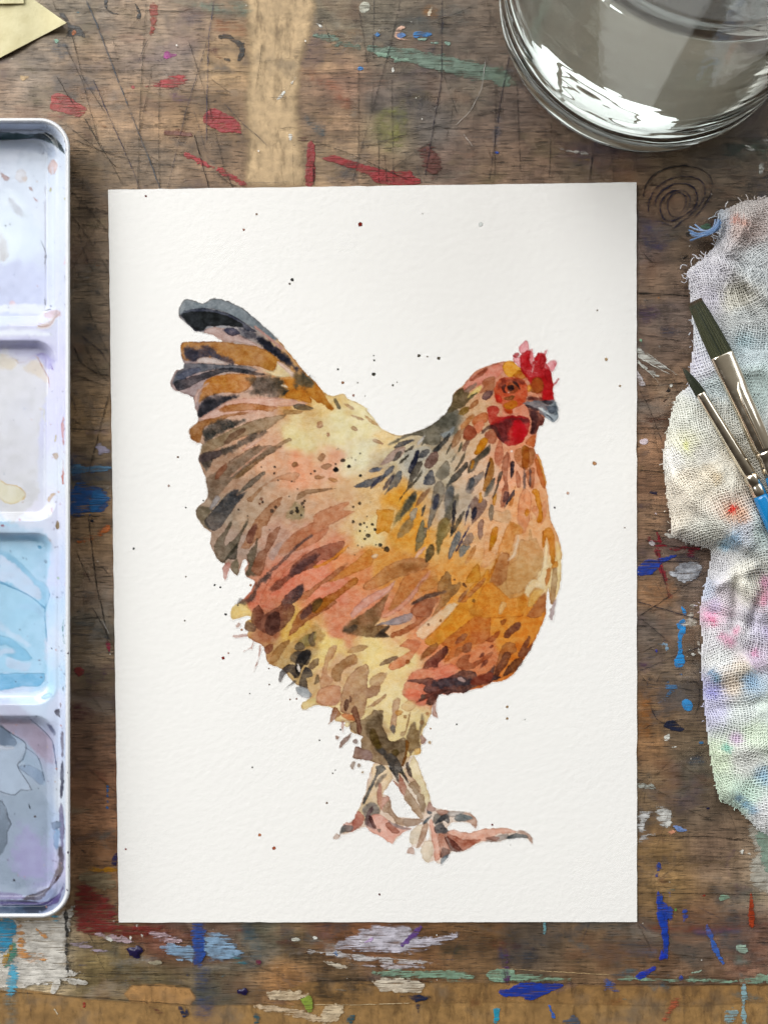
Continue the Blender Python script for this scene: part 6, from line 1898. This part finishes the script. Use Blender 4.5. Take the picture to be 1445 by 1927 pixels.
def build_jar():
    c = P(1221, 7); R = 285 * S
    g = NB('clear_glass'); gl = g.n('ShaderNodeBsdfGlass'); gl.inputs['IOR'].default_value = 1.50
    gl.inputs['Roughness'].default_value = 0.0; gl.inputs['Color'].default_value = (.965, .970, .964, 1)
    nz = g.noise(g.pos(30, 30, 110), 1.0, 2.0, .5); g.set(gl.inputs['Normal'], g.bump(nz, .06, .003))
    g.t.links.new(gl.outputs[0], g.out.inputs[0])
    wt = NB('water'); wl = wt.n('ShaderNodeBsdfGlass'); wl.inputs['IOR'].default_value = 1.33
    wl.inputs['Color'].default_value = (.93, .937, .922, 1); wl.inputs['Roughness'].default_value = 0.0
    wt.t.links.new(wl.outputs[0], wt.out.inputs[0])
    Ht, t = .082, .0028
    wl_h = .0566
    prof = [(0, .0012), (R * .55, .0012), (R * .86, .0011), (R * .92, .0004), (R * .965, .0003), (R * .988, .0009), (R * .998, .0024), (R * 1.0, .02), (R * .995, .05), (R * 1.0, Ht - .003),
            (R * .997, Ht - .0008), (R - t * .5, Ht), (R - t * .9, Ht - .0008), (R - t, Ht - .003), (R * .995 - t, .05), (R - t, .02), (R - t * 1.02, .0085), (R - t * 1.3, .0060), (R - t * 2.0, .0048), (R - t * 3.4, .0044), (R * .5, .0044), (0, .0044)]
    jar = lathe('glass_jar', prof, c, g.m)
    tag(jar, 'round clear glass jar standing behind the painting', 'jar')
    e = .00012
    ri = R * .9965 - t
    wp = [(0, .0044 + e), (R * .5, .0044 + e), (R - t * 3.4, .0044 + e), (R - t * 2.0 - e, .0048 + e), (R - t * 1.3 - e, .0060 + e), (R - t * 1.02 - e, .0085 + e), (R - t - e, .02), (R * .995 - t - e, .05), (ri - e, wl_h),
          (ri - e - .0006, wl_h - .0006), (ri - e - .002, wl_h - .0010), (R * .5, wl_h - .0011), (0, wl_h - .0011)]
    wo = lathe('water', wp, c, wt.m)
    tag(wo, 'clear water inside the round glass jar', 'water', kind='thing')
build_jar()
# ------------------------------------------------------------------ muslin rag, woven thread by thread
RAG_A = '1430,376 1400,380 1372,392 1350,402 1352,430 1350,455 1330,482 1300,505 1294,520 1300,560 1304,620 1304,660 1298,700 1296,728 1275,745 1264,780 1255,820 1248,862 1252,900 1256,940 1262,975 1264,1004 1280,1014 1310,1026 1345,1032 1385,1040 1420,1062 1450,1090 1600,1150 1640,1000 1640,600 1600,430 1500,370'
RAG_B = '1345,1012 1338,1050 1330,1090 1320,1130 1317,1165 1322,1200 1320,1250 1324,1310 1330,1370 1338,1430 1346,1470 1354,1500 1375,1514 1392,1524 1415,1548 1450,1572 1520,1560 1620,1500 1650,1300 1650,1080 1560,1040 1440,1020'
RAGC = cpoints(RAG_COL)
_SP = [(float(a), float(b), float(r), hx(c)) for a, b, r, c in (t.split(',') for t in RAG_SPOTS.split())]
def rag_col(x, y):
    c = idw(RAGC, x, y, 4.0) * .58 + .37
    for k_, (sx, sy, sr, sc_) in enumerate(_SP):
        w = (.62 if k_ < len(_SP) - 2 else .95) * np.exp(-(((x - sx) ** 2 + (y - sy) ** 2) / (sr * sr)) ** 1.3)
        c = c * (1 - w[..., None]) + sc_ * w[..., None]
    return np.clip(c, 0, .92)
FOLDS_A = [(1430, 380, 1372, 470, 16, .0022), (1445, 560, 1330, 470, 14, .0022), (1450, 640, 1400, 545, 12, -.0018), (1445, 700, 1330, 690, 16, .0012), (1290, 790, 1420, 980, 22, .0016),
           (1260, 900, 1400, 1030, 14, .0014), (1345, 470, 1400, 500, 9, -.0026), (1400, 860, 1450, 1000, 12, -.0020), (1300, 730, 1390, 740, 10, -.0012)]
FOLDS_B = [(1350, 1100, 1420, 1065, 12, .0022), (1385, 1090, 1380, 1180, 10, -.0024), (1400, 1100, 1450, 1150, 14, .0024), (1325, 1150, 1445, 1180, 10, -.0016), (1325, 1340, 1450, 1320, 12, -.0014),
           (1330, 1280, 1450, 1240, 16, .0012), (1345, 1420, 1450, 1400, 14, .0012), (1430, 1120, 1410, 1180, 8, -.0022)]
_rn = [vnoise(1400, 500, c, s) for c, s in ((70, 91), (32, 92), (14, 93))]
def rnoise(k, X, Y):
    i = np.clip((Y - 300).astype(int), 0, 1399); j = np.clip((X - 1200).astype(int), 0, 499)
    return _rn[k][i, j]
def rag_z(X, Y, d, folds, top):
    z = .0008 + top * (1 - np.exp(-np.maximum(d, 0) / 17.0))
    f = np.clip(d / 14.0, 0, 1)
    for (x0, y0, x1, y1, w, a) in folds:
        ex, ey = x1 - x0, y1 - y0; t = np.clip(((X - x0) * ex + (Y - y0) * ey) / (ex * ex + ey * ey), 0, 1)
        dd = np.hypot(X - x0 - ex * t, Y - y0 - ey * t)
        z = z + (1.35 if a > 0 else .85) * a * np.exp(-(dd / w) ** 2) * f
    return z + f * (.0010 * rnoise(0, X, Y) + .0006 * rnoise(1, X, Y) + .00022 * rnoise(2, X, Y))

def build_rag():
    root = empty('cleaning_rag')
    tag(root, 'crumpled white muslin rag stained with pastel paint under the brushes', 'rag')
    b = NB('muslin_thread'); c = b.attr('tint').outputs['Color']
    n = b.noise(b.pos(1, 1, 1), 3000.0, 2.0, .6)
    gc = b.n('ShaderNodeCombineXYZ')
    for i in range(3): b.set(gc.inputs[i], b.ramp(n, .3, .7, .84, 1.05))
    b.pbr(b.mix(1.0, c, gc.outputs[0], 'MULTIPLY'), .95, Specular_IOR_Level=.05, Sheen_Weight=.25)
    for (poly, folds, top, zoff, ang, name, label, seed) in (
            (RAG_B, FOLDS_B, .0062, 0.0, .10, 'lower_fold', 'lower fold with blue, pink and green stains', 3),
            (RAG_A, FOLDS_A, .0088, .0012, .34, 'upper_fold', 'upper fold, off-white with a red spot', 4)):
        q = chaikin(pts(poly, '0'), 1)
        x0, y0 = q.min(0) - 4; x1, y1 = q.max(0) + 4
        xs = np.arange(x0, x1, 3.0); ys = np.arange(y0, y1, 3.0)
        X, Y = np.meshgrid(xs, ys); D = psdf(q, X, Y)
        def dist(x, y):
            fx = np.clip((x - xs[0]) / 3, 0, len(xs) - 1.001); fy = np.clip((y - ys[0]) / 3, 0, len(ys) - 1.001)
            i = fx.astype(int); j = fy.astype(int); u = fx - i; v = fy - j
            return (D[j, i] * (1 - u) + D[j, i + 1] * u) * (1 - v) + (D[j + 1, i] * (1 - u) + D[j + 1, i + 1] * u) * v
        # the layers of cloth beneath the topmost weave
        Z = zoff + rag_z(X, Y, D, folds, top) - .00055
        Z = np.maximum(Z, .0006)
        col = rag_col(X, Y) * .90
        fd = np.maximum(np.maximum(D[:-1, :-1], D[1:, :-1]), np.maximum(D[1:, 1:], D[:-1, 1:]))
        hv, hf, hc = compact(PA(X, Y, Z).reshape(-1, 3), gridfaces(*X.shape, fd > .5), col.reshape(-1, 3))
        part = mesh(name, hv, hf, b.m, root, col=hc); part['label'] = label
        r = np.random.RandomState(seed); SP = 3.7
        Vs, Fs, Cs, off = [], [], [], 0
        cx, cy = (x0 + x1) / 2, (y0 + y1) / 2; span = max(x1 - x0, y1 - y0) * .72
        for fam in (0, 1):
            dirx, diry = (math.cos(ang), -math.sin(ang)) if fam == 0 else (math.sin(ang), math.cos(ang))
            nx, ny = -diry, dirx
            for k in range(int(-span / SP), int(span / SP)):
                t = np.arange(-span, span, SP)
                s = k * SP + r.normal(0, .35)
                px = cx + s * nx + t * dirx; py = cy + s * ny + t * diry
                wx = 26 * rnoise(0, px, py) + 7 * rnoise(1, px, py); wy = 26 * rnoise(0, px - 40, py + 160) + 7 * rnoise(1, px + 60, py - 90)
                px = px + wx + r.normal(0, .35, len(t)); py = py + wy + r.normal(0, .35, len(t))
                dd = dist(px, py)
                ok = dd > -r.uniform(-.3, .8)
                idx = np.where(ok)[0]
                if len(idx) < 3: continue
                for run in np.split(idx, np.where(np.diff(idx) > 1)[0] + 1):
                    if len(run) < 3: continue
                    ax, ay, ad = px[run], py[run], dd[run]
                    jj = np.round(t[run] / SP).astype(int)
                    wv = np.where((jj + k + fam) % 2 == 0, 1.0, -1.0) * .00016
                    z = zoff + rag_z(ax, ay, ad, folds, top) + wv
                    z = np.maximum(z, .0009)
                    rad = r.uniform(.95, 1.40) * S * (1 + .15 * r.randn(len(run)))
                    V, F = tube(PA(ax, ay, z), rad, 4)
                    Vs.append(V); Fs.append(F + off); off += len(V)
                    cc = rag_col(ax + r.normal(0, 2.5), ay + r.normal(0, 2.5)) * r.uniform(.90, 1.0)
                    Cs.append(np.repeat(cc, 4, 0))
        o = mesh('thread_weave', np.concatenate(Vs), np.concatenate(Fs), b.m, part, col=np.clip(np.concatenate(Cs), 0, .93)); o['kind'] = 'stuff'
        # loose fibres along the edge and on the surface
        Vs, Fs, Cs, off = [], [], [], 0
        nf = 330 if name == 'upper_fold' else 110
        for i in range(nf):
            e = r.randint(len(q)); p = q[e] * .5 + q[(e + 1) % len(q)] * .5 + r.normal(0, 2.5, 2)
            if name == 'upper_fold' and i % 3 == 0: p = np.array([r.uniform(1345, 1440), r.uniform(390, 540)])
            if p[0] > 1470: continue
            a = r.uniform(0, math.tau); L = r.uniform(5, 14) * (1.6 if p[1] < 540 else .6); m = 6
            aa = a + np.cumsum(r.normal(0, .5, m)); ax = p[0] + np.cumsum(np.cos(aa)) * L / m; ay = p[1] + np.cumsum(np.sin(aa)) * L / m
            ad = dist(ax, ay); z = np.maximum(.0012, zoff + rag_z(ax, ay, np.maximum(ad, 0), folds, top) + .0004 + .0006 * r.rand())
            z = np.where(ad > 0, z, np.maximum(.0012, z * .8))
            V, F = tube(PA(ax, ay, z), r.uniform(.35, .75) * S * (1.5 if p[1] < 540 else 1), 4)
            Vs.append(V); Fs.append(F + off); off += len(V); Cs.append(np.repeat(rag_col(ax, ay), 4, 0))
        o = mesh('loose_fibres', np.concatenate(Vs), np.concatenate(Fs), b.m, part, col=np.clip(np.concatenate(Cs), 0, .93)); o['kind'] = 'stuff'
    # frayed blue tassel at the top corner
    r = np.random.RandomState(12)
    for i in range(11):
        p0 = np.array([1352 + r.normal(0, 3), 418 + r.normal(0, 5)]); p1 = np.array([1345 + r.normal(0, 2), 440 + r.normal(0, 2)])
        p2 = np.array([1322 + r.normal(0, 3), 447 + r.normal(0, 4)]); p3 = np.array([1299 + r.normal(0, 3), 440 + r.normal(0, 6)])
        t = np.linspace(0, 1, 10)[:, None]
        q = (1 - t) ** 3 * p0 + 3 * t * (1 - t) ** 2 * p1 + 3 * t * t * (1 - t) * p2 + t ** 3 * p3
        V, F = tube(PA(q[:, 0], q[:, 1], np.linspace(.0075, .0018, 10) + .0012 * np.sin(np.linspace(0, 3, 10)) + r.uniform(0, .0008)), 1.5 * S, 6)
        cc = hx(random.choice(['88a4cc', '7c9cc8', '9cb4d8', '6f90bc', 'a8bcd8']))
        mesh('frayed_thread', V, F, b.m, root, col=np.tile(cc, (len(V), 1)))['label'] = 'blue stained loose thread'
build_rag()
# ------------------------------------------------------------------ two watercolour brushes lying on the rag
def sweep(name, stations, mat, parent, k=20, cap=True):
    """stations: (point, half-width, half-thickness) along an almost level axis."""
    pth = np.array([s[0] for s in stations]); n = len(pth)
    t = np.gradient(pth, axis=0); t /= np.linalg.norm(t, axis=1)[:, None]
    a = np.cross(t, (0, 0, 1.0)); a /= np.linalg.norm(a, axis=1)[:, None]; b = np.cross(a, t)
    ang = np.arange(k) * math.tau / k; V = []
    for i in range(n):
        w, h = stations[i][1], stations[i][2]
        for q in ang:
            cx, sx = math.cos(q), math.sin(q); e = .72 if w > 1.5 * h else 1.0     # flat sections are boxier
            V.append(pth[i] + a[i] * w * math.copysign(abs(cx) ** e, cx) + b[i] * h * math.copysign(abs(sx) ** e, sx))
    F = [(i * k + j, i * k + (j + 1) % k, (i + 1) * k + (j + 1) % k, (i + 1) * k + j) for i in range(n - 1) for j in range(k)]
    if cap: F += [tuple(range(k))[::-1], tuple(range((n - 1) * k, n * k))]
    return mesh(name, V, F, mat, parent)

def build_brushes():
    m = NB('nickel_ferrule'); nz = m.noise(m.pos(1, 1, 1), 500.0, 2.0, .5)
    m.pbr((.86, .78, .66, 1), m.ramp(nz, .3, .7, .10, .20), m.bump(nz, .05, .0002), Metallic=1.0)
    hb = NB('blue_lacquer'); hb.pbr((.006, .20, .50, 1), .18, Coat_Weight=.6, Coat_Roughness=.06)
    br = NB('brush_hair'); g = br.n('ShaderNodeTexCoord')
    st = br.attr('strand').outputs['Fac']; tipf = br.attr('tip').outputs['Fac']
    col = br.mix(br.ramp(st, .2, .8), (.020, .026, .012, 1), (.062, .066, .030, 1))
    col = br.mix(br.ramp(tipf, .0, .16, .55, 0.0), col, (.085, .028, .014, 1))
    br.pbr(col, .42, Specular_IOR_Level=.4)

    def hair_bundle(name, parent, stations, nst, dark, seed):
        """Hairs as fine tapered tubes filling the bundle."""
        r = np.random.RandomState(seed)
        pth = np.array([s[0] for s in stations]); n = len(pth)
        t = np.gradient(pth, axis=0); t /= np.linalg.norm(t, axis=1)[:, None]
        a = np.cross(t, (0, 0, 1.0)); a /= np.linalg.norm(a, axis=1)[:, None]; b = np.cross(a, t)
        W = np.array([s[1] for s in stations]); Hh = np.array([s[2] for s in stations])
        Vs, Fs, S1, S2, off = [], [], [], [], 0
        for i in range(nst):
            u = r.uniform(-1, 1); v = r.uniform(-1, 1) * math.sqrt(max(0, 1 - u * u * .8))
            end = 0 if r.rand() < .75 else 1
            sp_ = 1.0 if r.rand() > .03 else r.uniform(1.1, 1.35)
            p = pth + a * (W * u * np.linspace(sp_, 1, n))[:, None] + b * (Hh * v)[:, None]
            p = p[end:]
            V, F = tube(p, np.linspace(.35, 1.0, len(p)) * .00017, 4)
            Vs.append(V); Fs.append(F + off); off += len(V)
            S1.append(np.full(len(V), r.rand() * (1 - dark))); S2.append(np.repeat(np.linspace(0, 1, len(p)), 4))
        o = mesh(name, np.concatenate(Vs), np.concatenate(Fs), br.m, parent, attrs={'strand': np.concatenate(S1), 'tip': np.concatenate(S2)})
        return o
    def along(a, b, f): return np.array(a) * (1 - f) + np.array(b) * f

    # ---- large flat brush
    z0, z1, z2 = .0135, .0142, .0150
    root = empty('paint_brush'); tag(root, 'large flat paint brush with wide dark green bristles on the rag', 'brush', 'brushes on the rag')
    A = P(1306, 566, z0 - .0005); B = P(1357, 668, z0); C = P(1436, 848, z1); D = P(1456, 894, z1); E = P(1476, 940, z2)
    far = tuple(np.array(E) + (np.array(E) - np.array(C)) * 8.0)
    kk = S * (H - z0) / H
    hs = []
    for f, w, t_ in ((0, 13.5, 1.5), (.12, 14.5, 3.0), (.35, 16.5, 5.5), (.7, 18.6, 8.0), (1.0, 19.4, 9.0), (1.06, 19.4, 9.0)):
        hs.append((along(A, B, f), w * kk, t_ * kk))
    hair_bundle('bristles', root, hs, 620, 0.0, 21)
    core = sweep('bristle_core', [(p, w * .93, t_ * .8) for (p, w, t_) in hs], br.m, root); 
    for nm in ('strand', 'tip'):
        a_ = core.data.attributes.new(nm, 'FLOAT', 'POINT'); nv = len(core.data.vertices)
        a_.data.foreach_set('value', (np.random.RandomState(3).rand(nv) * .7 if nm == 'strand' else np.repeat(np.linspace(0, 1, 6), 20)).astype(np.float32))
    fe = []
    for f, w, t_ in ((0, 20.8, 10.5), (.01, 21.3, 11), (.03, 21.3, 11), (.10, 21.2, 11.0), (.28, 20.6, 12.2), (.40, 19.8, 14.2), (.55, 19.2, 17.0), (.75, 19.0, 18.6), (.98, 18.6, 18.6), (1.0, 18.0, 18.0)):
        fe.append((along(B, C, f), w * kk, t_ * kk))
    fo = sweep('ferrule', fe, m.m, root)
    sweep('ferrule_ring', [(along(C, D, f), w * kk, w * kk) for f, w in ((0, 16.8), (.12, 17.6), (.3, 16.2), (.45, 16.2), (.6, 17.8), (.85, 17.8), (1, 16.6))], m.m, root)
    sweep('handle', [(along(D, far, f), w * kk, w * kk) for f, w in ((0, 16.5), (.01, 18.0), (.12, 22), (.3, 20), (.7, 13), (.97, 8), (1, 3))], hb.m, root)
    # crimp fold pressed in the flat side
    V, F = tube([along(B, C, f) + np.array([math.cos(.42), math.sin(.42), 0]) * o_ * kk + np.array([0, 0, t_ * kk]) for f, o_, t_ in ((.30, 2, 11.9), (.36, -3, 13.2), (.46, -6.0, 14.6), (.62, -6.5, 16.6), (.8, -6, 17.4), (.97, -6, 17.4))], [.0001, .00032, .0004, .0004, .00036, .0003], 8)
    mesh('crimp', V, F, m.m, fo)

    # ---- small brush
    root = empty('paint_brush'); tag(root, 'small pointed paint brush with blue handle, lying left of the larger brush', 'brush', 'brushes on the rag')
    A = P(1284, 692, .0118); M_ = P(1301, 716, .0122); B = P(1317, 740, .0124); C = P(1409, 893, .0130); D = P(1429, 932, .0132); E = P(1456, 988, .0136)
    far = tuple(np.array(E) + (np.array(E) - np.array(C)) * 9.0)
    kk = S * (H - .0125) / H
    hs = [(np.array(A), .6 * kk, .5 * kk), (along(A, M_, .35), 3.4 * kk, 2.4 * kk), (np.array(M_), 6.6 * kk, 4.5 * kk), (along(M_, B, .5), 7.6 * kk, 6 * kk), (np.array(B), 7.9 * kk, 7 * kk), (along(B, C, .02), 7.9 * kk, 7 * kk)]
    hair_bundle('bristles', root, hs, 240, .75, 22)
    core = sweep('bristle_core', [(p, w * .9, t_ * .85) for (p, w, t_) in hs], br.m, root, 16)
    for nm in ('strand', 'tip'):
        a_ = core.data.attributes.new(nm, 'FLOAT', 'POINT'); nv = len(core.data.vertices)
        a_.data.foreach_set('value', (np.random.RandomState(4).rand(nv) * .2 if nm == 'strand' else np.repeat(np.linspace(0, 1, 6), 16)).astype(np.float32))
    fo = sweep('ferrule', [(along(B, C, f), w * kk, t_ * kk) for f, w, t_ in ((0, 8.4, 7.4), (.012, 8.9, 8.0), (.05, 8.9, 8.2), (.2, 9.4, 9.0), (.4, 10.4, 10.2), (.7, 11.4, 11.4), (.98, 12.0, 12.0), (1.0, 11.3, 11.3))], m.m, root)
    sweep('ferrule_ring', [(along(C, D, f), w * kk, w * kk) for f, w in ((0, 11.0), (.1, 12.8), (.3, 13.2), (.46, 12.0), (.5, 11.2), (.56, 12.2), (.8, 13.2), (.96, 13.0), (1, 12.4))], m.m, root)
    sweep('handle', [(along(D, far, f), w * kk, w * kk) for f, w in ((0, 12.0), (.006, 13.4), (.05, 16.0), (.14, 18.5), (.3, 17), (.7, 10), (.97, 6), (1, 2))], hb.m, root)
build_brushes()

# ------------------------------------------------------------------ pale paper scraps at the back left
def build_scrap():
    b = NB('yellowed_paper'); n1 = b.noise(b.pos(1, 1, 1), 260.0, 3.0, .6); n2 = b.noise(b.pos(1, 1, 1), 1400.0, 2.0, .6)
    c = b.mix(b.ramp(n1, .3, .7), rgba('c9c096'), rgba('d6cea6'))
    c = b.mix(b.ramp(n2, .62, .75, 0, .25), c, rgba('a89c70'))
    b.pbr(c, .8, b.bump(b.math('ADD', n1, n2), .3, .0003))
    def sheet(name, quad, zf, label):
        n = 22; u, v = np.meshgrid(np.linspace(0, 1, n), np.linspace(0, 1, n)); q = np.array(quad, float)
        p = (q[0] * (1 - u[..., None]) + q[1] * u[..., None]) * (1 - v[..., None]) + (q[3] * (1 - u[..., None]) + q[2] * u[..., None]) * v[..., None]
        z = zf(p[..., 0], p[..., 1])
        o = mesh(name, PA(p[..., 0], p[..., 1], z).reshape(-1, 3), gridfaces(n, n), b.m)
        bm = bmesh.new(); bm.from_mesh(o.data)
        ex = bmesh.ops.extrude_edge_only(bm, edges=[e for e in bm.edges if e.is_boundary])
        for g in ex['geom']:
            if isinstance(g, bmesh.types.BMVert): g.co.z -= .00022
            elif isinstance(g, bmesh.types.BMFace):
                for e_ in g.edges: e_.smooth = False
        bm.to_mesh(o.data); bm.free()
        return tag(o, label, 'paper scrap')
    sheet('paper_scrap', [(63, -2), (126, 43), (-60, 140), (-140, -60)], lambda x, y: .0007 + .0016 * np.exp(-((x - 126) ** 2 + (y - 43) ** 2) / 900.0) + .0003 * np.sin(x / 17.0), 'pale yellow paper scrap with a pointed corner beside the palette')
    sheet('paper_scrap', [(45, -30), (45, 6), (-50, 7), (-50, -40)], lambda x, y: .0016 + .0002 * np.sin(x / 9.0), 'small pale paper strip lying on top of the yellow scrap')
build_scrap()
